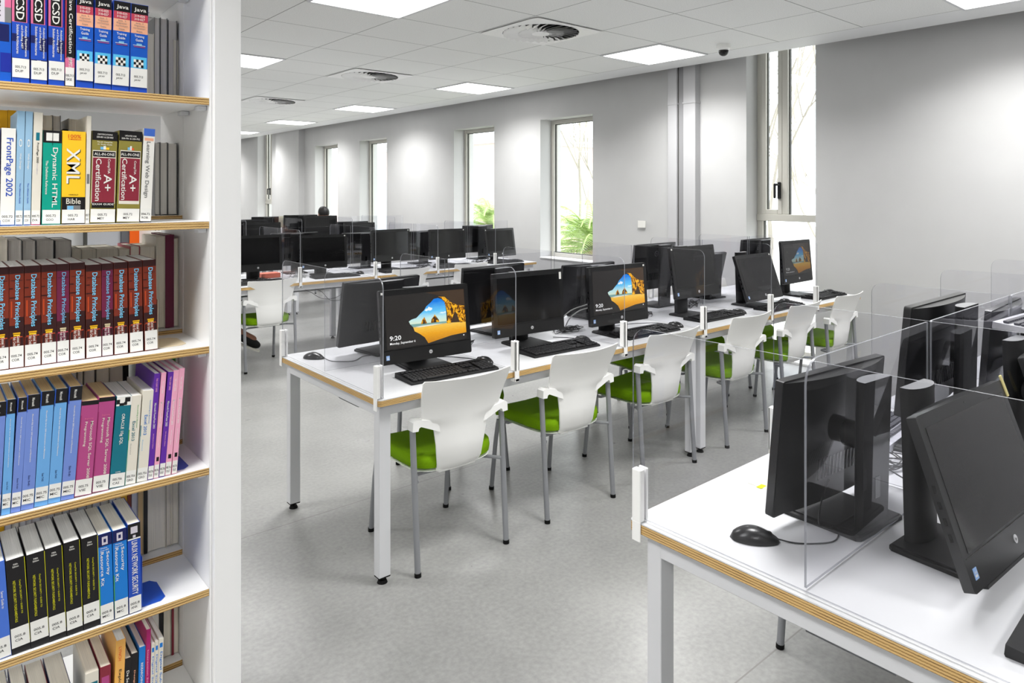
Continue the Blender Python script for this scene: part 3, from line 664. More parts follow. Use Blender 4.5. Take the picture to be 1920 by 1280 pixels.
BOOKS = [
    (0, 'ccna', 0.1236, 0.0404, 0.218, 0.0), (0, 'mcsd', 0.165, 0.034, 0.225, 0.1), (0, 'mcsd', 0.2011, 0.0324, 0.226, 0.1), (0, 'mcsd', 0.2356, 0.0327, 0.226, 0.1), (0, 'jcert', 0.2689, 0.0197, 0.223, 0.4), (0, 'java', 0.2914, 0.0365, 0.225, 0.3), (0, 'java', 0.3295, 0.037, 0.225, 0.6), (0, 'java', 0.3677, 0.0386, 0.225, 1.2), (0, 'java', 0.4081, 0.0398, 0.224, 0.9),
    (1, 'dark', 0.1313, 0.0129, 0.226, 0.5), (1, 'front', 0.1452, 0.0273, 0.227, 0.8), (1, 'lblue', 0.1734, 0.0149, 0.269, 1.1), (1, 'lblue', 0.1894, 0.014, 0.269, 1.1), (1, 'cream', 0.2045, 0.0179, 0.268, 1.3), (1, 'dhtml', 0.2256, 0.0378, 0.226, 0.9), (1, 'xml', 0.2655, 0.0492, 0.227, 0.6), (1, 'thin', 0.3153, 0.0091, 0.267, 1.0), (1, 'aplus', 0.3252, 0.0555, 0.23, 1.5), (1, 'aplus2', 0.3836, 0.0525, 0.234, 1.8), (1, 'lwd', 0.4374, 0.0264, 0.243, 2.4),
    (2, 'db', 0.1328, 0.0298, 0.239, 0.0), (2, 'db', 0.1633, 0.0282, 0.239, 0.0), (2, 'db', 0.1927, 0.0321, 0.239, 0.0), (2, 'db', 0.2261, 0.0304, 0.239, 0.0), (2, 'dbp', 0.2573, 0.0257, 0.239, 0.0), (2, 'db', 0.2843, 0.0319, 0.24, 0.0), (2, 'db', 0.3186, 0.0336, 0.233, -0.1), (2, 'dbp', 0.3531, 0.025, 0.234, -0.1), (2, 'db', 0.3804, 0.0315, 0.235, -0.3), (2, 'db', 0.4158, 0.0315, 0.236, -0.7), (2, 'db', 0.4511, 0.031, 0.237, -1.2),
    (3, 'bl1', 0.118, 0.0254, 0.261, 2.6), (3, 'bl2', 0.1454, 0.0169, 0.263, 2.4), (3, 'bl1', 0.1633, 0.0182, 0.263, 3.1), (3, 'bl1', 0.1825, 0.0246, 0.266, 2.8), (3, 'bl2', 0.2082, 0.0262, 0.269, 3.0), (3, 'bl2', 0.235, 0.0251, 0.27, 3.3), (3, 'bl1', 0.261, 0.027, 0.27, 3.9), (3, 'vie', 0.2886, 0.0362, 0.229, 4.1), (3, 'vie', 0.3262, 0.0351, 0.231, 3.9), (3, 'ora', 0.3626, 0.0342, 0.225, 4.6), (3, 'xl1', 0.3981, 0.0242, 0.223, 3.7), (3, 'xl2', 0.4244, 0.025, 0.231, 3.9), (3, 'pur', 0.4501, 0.0136, 0.271, 3.6), (3, 'pnk', 0.464, 0.0119, 0.271, 4.1), (3, 'pur', 0.4767, 0.0139, 0.27, 4.9), (3, 'pnk', 0.4913, 0.0142, 0.272, 4.5), (3, 'pnk', 0.5074, 0.0131, 0.275, 4.2),
    (4, 'blue0', 0.1294, 0.0355, 0.223, -3.5), (4, 'cia', 0.1655, 0.036, 0.221, -3.2), (4, 'cia', 0.2019, 0.036, 0.221, -2.5), (4, 'cia', 0.2382, 0.0344, 0.223, -2.4), (4, 'cia', 0.2734, 0.0335, 0.225, -1.9), (4, 'cia', 0.3081, 0.0352, 0.224, -1.4), (4, 'mic', 0.3437, 0.0298, 0.222, -1.5), (4, 'mic', 0.3747, 0.031, 0.222, -1.2), (4, 'linux', 0.4069, 0.0289, 0.227, -0.9),
    (5, 'teal', 0.3135, 0.0286, 0.21, 0.0), (5, 'maroon', 0.3432, 0.0233, 0.212, 0.6), (5, 'lynch', 0.3713, 0.0214, 0.263, 2.1), (5, 'desec', 0.3951, 0.0145, 0.21, 1.5), (5, 'black', 0.4108, 0.0159, 0.216, 1.1), (5, 'ruby', 0.4279, 0.0148, 0.225, 1.3), (5, 'mag', 0.444, 0.0113, 0.264, 1.1), (5, 'dig', 0.4566, 0.0082, 0.223, 1.3), (5, 'dig', 0.4654, 0.0082, 0.225, 1.3), (5, 'dig', 0.4743, 0.0115, 0.228, 1.3),
]
BACKBOOKS = [
    (0, 0.5132, 0.0171, 0.203, 'cream'), (0, 0.5311, 0.0152, 0.251, 'grey'), (0, 0.5477, 0.019, 0.253, 'grey'), (0, 0.5689, 0.0245, 0.25, 'grey'), (0, 0.5949, 0.0135, 0.194, 'cream'),
    (1, 0.1577, 0.0214, 0.282, 'gold'), (1, 0.1797, 0.0177, 0.283, 'gold'), (1, 0.2561, 0.0217, 0.277, 'cream'), (1, 0.2785, 0.019, 0.277, 'grey'), (1, 0.3024, 0.0124, 0.24, 'dark'), (1, 0.3161, 0.0379, 0.271, 'cream'), (1, 0.5318, 0.0144, 0.215, 'grey'), (1, 0.547, 0.0197, 0.216, 'grey'), (1, 0.5682, 0.0252, 0.215, 'grey'),
    (2, 0.1543, 0.0248, 0.282, 'cream'), (2, 0.1803, 0.0299, 0.278, 'grey'), (2, 0.2113, 0.0293, 0.275, 'grey'), (2, 0.2418, 0.0397, 0.275, 'grey'), (2, 0.2846, 0.0378, 0.272, 'grey'), (2, 0.3236, 0.0215, 0.248, 'cream'), (2, 0.3464, 0.0348, 0.245, 'cream'), (2, 0.3825, 0.0545, 0.245, 'cream'), (2, 0.4383, 0.0273, 0.24, 'cream'), (2, 0.467, 0.025, 0.248, 'multi'), (2, 0.4935, 0.0398, 0.245, 'cream'), (2, 0.5354, 0.0247, 0.273, 'cream'), (2, 0.5608, 0.0236, 0.277, 'purple'), (2, 0.5852, 0.0232, 0.266, 'cream'),
    (3, 0.2803, 0.0209, 0.255, 'grey'), (3, 0.3024, 0.0137, 0.251, 'grey'), (3, 0.3173, 0.0176, 0.248, 'grey'), (3, 0.3362, 0.014, 0.245, 'grey'), (3, 0.3515, 0.0271, 0.243, 'grey'), (3, 0.3825, 0.0303, 0.238, 'cream'), (3, 0.4155, 0.0324, 0.232, 'cream'), (3, 0.4506, 0.0123, 0.242, 'dark'), (3, 0.4921, 0.0397, 0.228, 'white'), (3, 0.5333, 0.0452, 0.229, 'white'), (3, 0.58, 0.0089, 0.234, 'green'), (3, 0.5904, 0.0165, 0.236, 'white'),
    (4, 0.1521, 0.0202, 0.245, 'gold'), (4, 0.1735, 0.0133, 0.225, 'bluish'), (4, 0.1876, 0.0168, 0.254, 'grey'), (4, 0.2052, 0.0131, 0.247, 'bluish'), (4, 0.2191, 0.0122, 0.242, 'bluish'), (4, 0.2321, 0.0188, 0.24, 'bluish'), (4, 0.2517, 0.014, 0.226, 'bluish'), (4, 0.2665, 0.0151, 0.249, 'bluish'), (4, 0.2825, 0.0187, 0.241, 'grey'), (4, 0.3021, 0.0144, 0.248, 'bluish'), (4, 0.3174, 0.0192, 0.238, 'grey'), (4, 0.3375, 0.0193, 0.246, 'bluish'), (4, 0.3577, 0.0146, 0.242, 'grey'), (4, 0.3731, 0.0184, 0.241, 'bluish'), (4, 0.3924, 0.0213, 0.255, 'grey'), (4, 0.4146, 0.0145, 0.228, 'bluish'), (4, 0.43, 0.0167, 0.255, 'grey'), (4, 0.4438, 0.015, 0.245, 'gold'), (4, 0.4602, 0.0096, 0.245, 'brown'), (4, 0.4712, 0.0153, 0.235, 'bluish'), (4, 0.4879, 0.014, 0.235, 'tan'), (4, 0.5033, 0.0085, 0.225, 'dark'), (4, 0.5132, 0.0491, 0.235, 'cream'), (4, 0.5638, 0.0192, 0.225, 'cream'), (4, 0.5844, 0.0224, 0.245, 'cream'),
    (5, 0.5005, 0.0227, 0.235, 'white'), (5, 0.5246, 0.0187, 0.225, 'white'), (5, 0.5448, 0.0102, 0.245, 'dark'), (5, 0.5564, 0.0206, 0.235, 'cream'), (5, 0.5785, 0.0059, 0.235, 'red'), (5, 0.5859, 0.021, 0.225, 'cream'),
]

cnt = {}
for (s, k, *_r) in BOOKS: cnt[(s, k)] = cnt.get((s, k), 0)+1
seen = {}
for i, (s, k, x, w_, h_, an) in enumerate(BOOKS):
    seen[(s, k)] = seen.get((s, k), 0)+1
    n = cnt[(s, k)]; lab = DSC[k]
    if n > 1: lab += ', %s from the left' % ORD[seen[(s, k)]-1]
    lab += ', ' + SHN[s]
    dep = {0: .17, 1: .165, 2: .185, 3: .18, 4: .185, 5: .18}[s]
    if s == 3 and k in ('pur', 'pnk'): dep = .2
    book(k, w_, h_, dep, (x, BKY[s], SZ[s]+.0008), an, lab, 'books on the '+SHN[s], i)
# low books in front row of the lowest shelf, lying open topped (tops seen from above)
for i, (x, w_, h_, c, pg) in enumerate([(.150, .018, .19, 'dark', 'tan'), (.1725, .030, .19, 'dark', 'cream'), (.2075, .036, .185, 'maroon', 'cream'), (.247, .040, .185, 'dark', 'cream')]):
    book(c, w_, h_, .17, (x, 2.0, SZ[5]+.0008), 0, 'dark book with pale page top, %s from the left, lowest shelf' % ORD[i], 'books on the lowest shelf', 200+i)
# books of the far side, their page edges turned towards us
TONE = {'cream': ('cream', 'offw'), 'grey': ('grey', 'mid'), 'bluish': ('bluish', 'hair'), 'white': ('white', 'white'), 'tan': ('tan', 'sand'), 'gold': ('tan', 'gold'), 'dark': ('grey', 'black'), 'brown': ('tan', 'brown'), 'purple': ('cream', 'plum'),
        'green': ('cream', 'lgreen'), 'multi': ('cream', 'rose'), 'red': ('cream', 'wine')}
TD = {'cream': 'cream page edges', 'grey': 'greyish page edges', 'bluish': 'bluish white page edges', 'white': 'white page edges', 'tan': 'tan page edges', 'gold': 'a golden yellow cover', 'dark': 'a black cover', 'brown': 'a brown cover', 'purple': 'a dark purple picture cover',
      'green': 'a green cover', 'multi': 'a red picture cover', 'red': 'a dark red cover'}
cn = {}
for (s, x, w_, h_, tone) in BACKBOOKS:
    x = min(x, SX1-w_-.001)
    cn[s] = cn.get(s, 0)+1
    t = thing('book', 'book showing %s, %s from left in rear row, %s' % (TD[tone], ORD[cn[s]-1], SHN[s]), 'book', (x, 2.25, SZ[s]+.0108), 0, 'rear row books on the '+SHN[s])
    pg, cv = TONE[tone]; cm = pm(cv); dd = .17 if tone not in ('gold', 'dark', 'brown', 'purple', 'green', 'red', 'multi') else .165
    m = MB(); m.b2((0, 0, 0), (.0011, dd, h_), cm); m.b2((w_-.0011, 0, 0), (w_, dd, h_), cm); m.b2((0, dd, 0), (w_, dd+.0018, h_), cm)
    if tone in ('gold', 'dark', 'brown', 'red', 'purple', 'green'): m.b2((0, -.001, 0), (w_, 0, h_), cm)
    m.build('cover', t)
    m = MB()
    if w_ > .018 and tone in ('cream', 'grey') and s in (2, 4, 0):      # sagging, slightly fanned block
        bow = .003
        def fn(u, v, w0=w_, h0=h_, b0=bow): return (.0013+(w0-.0026)*u, .004+.004*math.sin(PI*u), .002+(h0-.004)*v)
        m.grid(fn, 7, 2, PG[pg]); m.b2((.0013, .006, .002), (w_-.0013, dd, h_-.002), PG[pg])
    else: m.b2((.0013, .003, .002), (w_-.0013, dd, h_-.002), PG[pg])
    m.build('page_block', t)
# bookends
def bookend(x, y, z, c, hgt, bw, label):
    t = thing('bookend', label, 'bookend', (x, y, z)); mm_ = mat('bookend_'+c, {'blue': (30, 84, 190), 'beige': (224, 208, 178), 'indigo': (66, 82, 170)}[c], .4, .4)
    m = MB(); P = [(.004, 0), (bw-.014, 0), (bw, .014), (bw, .10), (bw-.014, .12), (.004, .12)]
    m.prism(P, 0, .0018, 'Z', mm_); m.build('base_plate', t)
    m = MB(); m.b2((0, 0, 0), (.002, .12, hgt), mm_, .0006); m.build('upright', t)
bookend(.4840, 2.02, SZ[2]+.0005, 'beige', .13, .075, 'beige metal bookend holding the brown database textbooks')
bookend(.5235, 1.995, SZ[3]+.0005, 'indigo', .13, .035, 'indigo metal bookend beside the pale pink books')
bookend(.4380, 1.985, SZ[4]+.0005, 'blue', .13, .06, 'bright blue metal bookend beside the network security book')
# ================================================================== DESKS
TZ = .74
def desk(name_label, x0, x1, y0, y1, tray=True, group='white bench desks'):
    cx, cyy = (x0+x1)/2, (y0+y1)/2
    t = thing('bench_desk', name_label, 'desk', (cx, cyy, 0), 0, group)
    a, b = (x1-x0)/2, (y1-y0)/2
    m = MB(); tt = .026
    P = []
    r = .012
    for (sx, sy, a0) in ((1, 1, 0), (-1, 1, 90), (-1, -1, 180), (1, -1, 270)):
        for k in range(4):
            an = R(a0+30*k); P.append((sx*(a-r)+r*math.cos(an), sy*(b-r)+r*math.sin(an)))
    m.prism(P, TZ-.003, TZ, 'Z', white_lam, white_lam); m.prism(P, TZ-tt, TZ-.003, 'Z', white_lam, plym)
    m.build('desktop', t)
    m = MB(); z0, z1 = TZ-tt-.05, TZ-tt-.001; i = .022
    m.b2((-a+i, -b+i+.018, z0), (a-i, -b+i+.048, z1), white_metal, .002); m.b2((-a+i, b-i-.048, z0), (a-i, b-i-.018, z1), white_metal, .002)
    m.b2((-a+i, -b+i+.02, z0), (-a+i+.03, b-i-.02, z1), white_metal, .002); m.b2((a-i-.03, -b+i+.02, z0), (a-i, b-i-.02, z1), white_metal, .002)
    m.build('frame', t)
    for sx in (-1, 1):
        for sy in (-1, 1):
            m = MB(); lx = sx*(a-.022-.025); ly = sy*(b-.040-.02)
            m.b2((lx-.0258, ly-.0208, .028), (lx+.0258, ly+.0208, z1-.0005), white_metal, .002)
            leg = m.build('leg', t)
            m = MB(); m.b2((lx-.025, ly-.02, .024), (lx+.025, ly+.02, .028), rubber)
            m.cyl((lx, ly, .010), (lx, ly, .024), .008, rubber, 10); m.cyl((lx, ly, 0), (lx, ly, .012), .021, rubber, 18, r2=.016); m.build('levelling_foot', leg)
    if tray:
        m = MB(); zt = .60
        for q in range(9):
            yy = -.09+.0225*q; m.tube([(-a+.12, yy, zt), (a-.12, yy, zt)], .0022, grey_metal, 4, 1)
        for s in (-1, 1):
            for q in range(3): m.tube([(-a+.12, s*.09, zt+.025*(q+1)), (a-.12, s*.09, zt+.025*(q+1))], .0022, grey_metal, 4, 1)
        n = int((2*a-.24)/.05)
        for q in range(n+1):
            xx = -a+.12+q*(2*a-.24)/n
            m.tube([(xx, -.09, zt+.075), (xx, -.09, zt), (xx, .09, zt), (xx, .09, zt+.075)], .002, grey_metal, 4, 1)
        for q in (-.7, 0, .7):
            m.b2((q*a-.01, -.1, zt-.004), (q*a+.01, .1, zt+.0), grey_metal); m.b2((q*a-.01, .09, zt), (q*a+.01, .1, z0+.01), grey_metal); m.b2((q*a-.01, -.1, zt), (q*a+.01, -.09, z0+.01), grey_metal)
        m.build('cable_tray', t)
    return t
ROW = {'A': (.165, 1.127), 'B': (2.383, 3.362), 'C': (5.962, 6.93), 'D': (8.45, 9.40), 'E': (10.55, 11.50)}
desk('white bench desk with plywood edge, nearest the camera at bottom right', 1.338, 3.478, *ROW['A'])
desk('white bench desk by the wall behind the nearest right hand desk', 3.482, 5.62, *ROW['A'])
desk('white bench desk with the green seated chairs, near end beside the bookcase', 1.356, 3.498, *ROW['B'])
desk('white bench desk continuing the green chair row to the window wall', 3.502, 5.60, *ROW['B'])
desk('white bench desk with exposed cable tray, directly behind the front centre desk', 1.30, 3.398, *ROW['C'], tray=True)
desk('white bench desk in the second row back, by the low windows', 3.402, 5.45, *ROW['C'])
desk('far white bench desk in the third row back, left part', 1.6, 3.6, *ROW['D'], tray=False)
desk('far white bench desk in the third row back, right part', 3.604, 5.5, *ROW['D'], tray=False)
desk('farthest white bench desk at the back of the room, left part', 1.9, 3.75, *ROW['E'], tray=False)
desk('farthest white bench desk at the back of the room, right part', 3.754, 5.5, *ROW['E'], tray=False)
# ------------------------------------------------------------------ clear desk screens and their clips
def rrect(x0, x1, z0, z1, r0, r1, n=6):
    P = [(x0, z0), (x1, z0)]
    for (cx, a0, r, s) in ((x1-r1, 0, r1, 1), (x0+r0, 90, r0, -1)):
        for k in range(n+1):
            an = R(a0+90*k/n); P.append((cx+r*math.cos(an), z1-r+r*math.sin(an)))
    return P
ZP0, ZP1 = TZ+.006, 1.205
def screen_panel(axis, pos, a0, a1, label, group, r0=.04, r1=.04, z1=None, clips=(True, True), edge=None):
    """axis 'Y': panel runs along Y at X=pos; axis 'X': runs along X at Y=pos"""
    z1 = z1 or ZP1; mid = (a0+a1)/2; L = (a1-a0)/2
    loc = (pos, mid, TZ) if axis == 'Y' else (mid, pos, TZ)
    t = thing('desk_screen', label, 'desk screen', loc, 0, group)
    m = MB(); m.prism(rrect(-L, L, ZP0-TZ, z1-TZ, r0, r1), -.0025, .0025, 'X' if axis == 'Y' else 'Y', acr, acr_e)
    p = m.build('pane', t, angle=60)
    for s, on in ((-1, clips[0]), (1, clips[1])):
        if not on: continue
        m = MB(); e = s*L
        if axis == 'Y' and edge is not None:        # the pane stands along a desk end: clamp over that end
            ya, yb = sorted((e-s*.013, e-s*.039)); q = edge-pos
            m.b2((q-.0055, ya, -.045), (q-.0008, yb, .004), white_pl, .0015); m.b2((q-.0055, ya, .0025), (-.0032, yb, .130), white_pl, .002)
            m.b2((.0034, ya, .0025), (.011, yb, .130), white_pl, .002); m.build('clamp', t); continue
        if axis == 'Y':
            c0, c1 = sorted((e-s*.003, e+s*.022+0))
            # two white plates pinching the pane, wrapping the desk edge
            for sx in (-1, 1):
                m.b2((sx*.0032, min(e-s*.022, e+s*.012), -.0+.002), (sx*.013, max(e-s*.022, e+s*.012), .137), white_pl, .003)
            m.b2((-.013, min(e+s*.0035, e+s*.012), -.045), (.013, max(e+s*.0035, e+s*.012), .137), white_pl, .003)
            m.b2((-.013, min(e-s*.022, e+s*.012), -.045), (.013, max(e-s*.022, e+s*.012), -.030), white_pl, .002)
        else:
            for sy in (-1, 1):
                m.b2((min(e-s*.022, e+s*.012), sy*.0032, .002), (max(e-s*.022, e+s*.012), sy*.013, .137), white_pl, .003)
        m.build('clamp', t)
    return t
def row_screens(row, xs, end, xe, zc=None, nm=''):
    y0, y1 = ROW[row]; yc = (y0+y1)/2+.045 if row in 'AB' else (y0+y1)/2
    g = 'clear desk screens on the %s desks' % nm
    for k, x in enumerate(xs):
        screen_panel('Y', x, y0-.003, y1+.003, 'clear screen standing across the %s desks, %s from the left end' % (nm, ORD[k+(1 if end else 0)]), g)
    if end:
        screen_panel('Y', end, y0+.0, y1+.0, 'clear acrylic screen along the left end of the %s desks' % nm, g, z1=1.21, edge=end-.016)
    pts = [end or xs[0]-.65] + list(xs) + [xe]
    for k, (a, b) in enumerate(zip(pts, pts[1:])):
        screen_panel('X', yc, a+.012, b-.012, 'clear screen down the middle of the %s desks, %s section from left' % (nm, ORD[k]), g, r0=.05 if k == 0 else .006, r1=.006, clips=(False, False))
row_screens('A', (2.032, 2.745, 3.46, 4.17, 4.88), 1.354, 5.58, nm='nearest')
row_screens('B', (2.047, 2.79, 3.50, 4.25, 4.87), 1.372, 5.57, nm='green chair')
row_screens('C', (1.88, 2.595, 3.35, 4.07, 4.83), None, 5.42, nm='second row')
row_screens('D', (2.3, 3.0, 3.7, 4.4, 5.05), None, 5.48, nm='third row')
# ================================================================== CHAIRS
def make_chair():
    t = thing('chair', '', 'chair')
    Wt, = (.225,)
    # shell outline: (z, half width, y of centre)
    prof = [(.372, .098, .062), (.384, .106, .034), (.41, .110, .016), (.50, .122, .004), (.555, .132, .000), (.592, .142, -.006), (.600, .180, -.008), (.625, .196, -.012), (.66, .200, -.022), (.70, .207, -.036), (.74, .214, -.053), (.775, .2185, -.070), (.783, .212, -.074)]
    m = MB(); NU = 13
    def side(off):
        rows = []
        for (z, hw, y) in prof:
            rows.append([])
            for i in range(NU):
                u = -1+2*i/(NU-1)
                zz = z + (.006*u*u if z > .77 else 0)
                yy = y + .030*u*u*(hw/.2) + off
                rows[-1].append(m.bm.verts.new((u*hw, yy, zz)))
        return rows
    f_ = side(.0065); b_ = side(0)
    for j in range(len(prof)-1):
        for i in range(NU-1):
            m.bm.faces.new((b_[j][i], b_[j][i+1], b_[j+1][i+1], b_[j+1][i])); m.bm.faces.new((f_[j][i+1], f_[j][i], f_[j+1][i], f_[j+1][i+1]))
    for j in range(len(prof)-1):
        m.bm.faces.new((b_[j+1][0], f_[j+1][0], f_[j][0], b_[j][0])); m.bm.faces.new((b_[j][-1], f_[j][-1], f_[j+1][-1], b_[j+1][-1]))
    for i in range(NU-1):
        m.bm.faces.new((b_[0][i+1], b_[0][i], f_[0][i], f_[0][i+1])); m.bm.faces.new((b_[-1][i], b_[-1][i+1], f_[-1][i+1], f_[-1][i]))
    m.mi(white_pl)
    # lugs that reach out from the shell to the rear legs
    for s in (-1, 1):
        pts = [(s*.11, .556), (s*.12, .607), (s*.18, .616), (s*.224, .625), (s*.237, .616), (s*.239, .580), (s*.213, .578), (s*.209, .591), (s*.20, .594), (s*.14, .569)]
        if s < 0: pts = pts[::-1]
        m.prism(pts, .010, .054, 'Y', white_pl)
    m.box((0, .085, .3745), (.19, .075, .010), white_pl, .004)
    bk = m.build('backrest', t, angle=40)
    # seat pan and cushion
    def seatpts(sc_, z0, z1, mt, nm, dome=0.0):
        m = MB(); N = 44; rows = []
        def out(k):
            a = 2*PI*k/N; c, s = math.cos(a), math.sin(a); e = 2/5.0
            x = math.copysign(abs(c)**e, c)*.212*sc_; y = math.copysign(abs(s)**e, s)*.218*sc_+.255
            x *= 1.0+.03*((y-.26)/.2)
            return x, y
        lv = [(0.90, z0), (.985, z0+.006), (1.0, (z0+z1)/2), (.985, z1-.006), (.93, z1)]
        ctr = (0, .262)
        for k_, z in lv:
            r_ = []
            for k in range(N):
                x, y = out(k); xx = ctr[0]+(x-ctr[0])*k_; yy = ctr[1]+(y-ctr[1])*k_
                dz = -.030*max(0, (yy-.36)/.11)**2 + .010*(xx/.2)**2
                r_.append(m.bm.verts.new((xx, yy, z+dz)))
            rows.append(r_)
        for a, b in zip(rows, rows[1:]):
            for k in range(N): m.bm.faces.new((a[k], a[(k+1) % N], b[(k+1) % N], b[k]))
        m.bm.faces.new(rows[0][::-1])
        prev = rows[-1]
        for k_ in (.7, .4):
            r_ = []
            for k in range(N):
                x, y = out(k); xx = x*k_; yy = ctr[1]+(y-ctr[1])*k_; dz = -.030*max(0, (yy-.36)/.11)**2 + .010*(xx/.2)**2
                r_.append(m.bm.verts.new((xx, yy, z1+dz+dome*(1-k_))))
            for k in range(N): m.bm.faces.new((prev[k], prev[(k+1) % N], r_[(k+1) % N], r_[k]))
            prev = r_
        m.bm.faces.new(prev); m.mi(mt)
        return m.build(nm, t, angle=60)
    seatpts(.98, .376, .388, white_pl, 'seat_pan')
    seatpts(1.0, .389, .446, green, 'seat_cushion', .004)
    for s in (-1, 1):
        m = MB(); m.tube([(s*.222, 0, .010), (s*.223, .020, .30), (s*.224, .040, .592)], .0125, grey_metal, 12, 2)
        l = m.build('rear_leg', t); m = MB(); m.cyl((s*.222, -.001, 0), (s*.222, 0, .016), .0138, rubber, 12); m.build('foot_cap', l)
        m = MB(); m.tube([(s*.200, .462, .010), (s*.195, .435, .25), (s*.190, .415, .372)], .0115, grey_metal, 12, 2); m.tube([(s*.222, .018, .385), (s*.195, .07, .370)], .008, grey_metal, 8, 1) if False else None
        l = m.build('front_leg', t); m = MB(); m.cyl((s*.200, .463, 0), (s*.200, .462, .016), .0138, rubber, 12); m.build('foot_cap', l)
    for yb in (.10, .36):
        m = MB(); m.tube([(-.215 if yb < .2 else -.20, .02 if yb < .2 else yb+.03, .372), (-.17, yb, .366), (.17, yb, .366), (.215 if yb < .2 else .20, .02 if yb < .2 else yb+.03, .372)], .008, grey_metal, 8, 1); m.build('crossbar', t)
    return t
CH = tree(make_chair())
g = 'white chairs with green seats along the green chair row'
for k, x in enumerate((1.752, 2.462, 3.162, 3.948, 4.63, 5.30)):
    rz = (-.05, -.03, -.02, -.01, .01, 0)[k]
    dup(CH, (x, 2.372, 0), rz, 'white green seated chair at the near side of the centre desks, %s from left' % ORD[k], g)
for k, x in enumerate((2.3, 3.75, 4.48, 5.2)):
    dup(CH, (x, 3.44, 0), PI, 'white green seated chair on the far side of the centre desks, %s from left' % ORD[k], 'chairs on the far side of the centre desks')
dup(CH, (2.45, 1.215, 0), PI, 'white chair behind the nearest desk, mostly hidden by a computer back', 'chairs of the nearest desk row')
g = 'chairs along the second row of desks'
dup(CH, (2.345, 5.988, 0), .0, 'white chair with a green seat beside the white bookcase post, second row of desks', g)
dup(CH, (1.625, 5.99, 0), -.03, 'white green seated chair on which the person behind the bookcase sits', g)
for k, x in enumerate((3.75, 4.5)):
    dup(CH, (x, 5.99, 0), .0, 'white green seated chair at the second desk row seen between monitors, %s from left' % ORD[k], g)
# ================================================================== COMPUTERS
def rock_emis(k=1.0):
    nm = 'screen_rock_%.1f' % k
    if nm in MATS: return MATS[nm]
    m, nt, b = nodes_mat(nm)
    tc = nt.nodes.new('ShaderNodeTexCoord'); n = nt.nodes.new('ShaderNodeTexNoise'); n.inputs['Scale'].default_value = 55; n.inputs['Detail'].default_value = 6; n.inputs['Distortion'].default_value = 1.2
    nt.links.new(tc.outputs['Object'], n.inputs['Vector'])
    rp = nt.nodes.new('ShaderNodeValToRGB'); e = rp.color_ramp.elements
    e[0].position = .42; e[0].color = srgb(60, 34, 6); e[1].position = .6; e[1].color = srgb(246, 184, 30)
    x = e.new(.5); x.color = srgb(190, 122, 12)
    nt.links.new(n.outputs['Fac'], rp.inputs['Fac']); nt.links.new(rp.outputs['Color'], b.inputs['Emission Color'])
    b.inputs['Emission Strength'].default_value = .95*k; b.inputs['Base Color'].default_value = (.01, .01, .01, 1); b.inputs['Roughness'].default_value = .2
    return m
def ramp_emis(nm, stops, k, noise=.0, scale=40):
    """picture content shaded by height on the display, with fine grain"""
    nm = nm+'_%.1f' % k
    if nm in MATS: return MATS[nm]
    m, nt, b = nodes_mat(nm)
    tc = nt.nodes.new('ShaderNodeTexCoord'); sp = nt.nodes.new('ShaderNodeSeparateXYZ'); nt.links.new(tc.outputs['Object'], sp.inputs[0])
    mr = nt.nodes.new('ShaderNodeMapRange'); mr.inputs['From Min'].default_value = .066; mr.inputs['From Max'].default_value = .302
    nt.links.new(sp.outputs['Z'], mr.inputs[0]); n = nt.nodes.new('ShaderNodeTexNoise'); n.inputs['Scale'].default_value = scale; n.inputs['Detail'].default_value = 5
    mp = nt.nodes.new('ShaderNodeMapping'); mp.inputs['Scale'].default_value = (1, 1, 4); nt.links.new(tc.outputs['Object'], mp.inputs['Vector']); nt.links.new(mp.outputs[0], n.inputs['Vector'])
    ma = nt.nodes.new('ShaderNodeMath'); ma.operation = 'MULTIPLY_ADD'; ma.inputs[1].default_value = noise; nt.links.new(n.outputs['Fac'], ma.inputs[0]); nt.links.new(mr.outputs[0], ma.inputs[2])
    rp = nt.nodes.new('ShaderNodeValToRGB'); e = rp.color_ramp.elements
    e[0].position = stops[0][0]+noise/2; e[0].color = srgb(*stops[0][1]); e[1].position = min(1, stops[-1][0]+noise/2); e[1].color = srgb(*stops[-1][1])
    for p_, c_ in stops[1:-1]: x = e.new(p_+noise/2); x.color = srgb(*c_)
    nt.links.new(ma.outputs[0], rp.inputs['Fac']); nt.links.new(rp.outputs['Color'], b.inputs['Emission Color'])
    b.inputs['Emission Strength'].default_value = .95*k; b.inputs['Base Color'].default_value = (.01, .01, .01, 1); b.inputs['Roughness'].default_value = .2
    return m
BW, BH = .465, .328
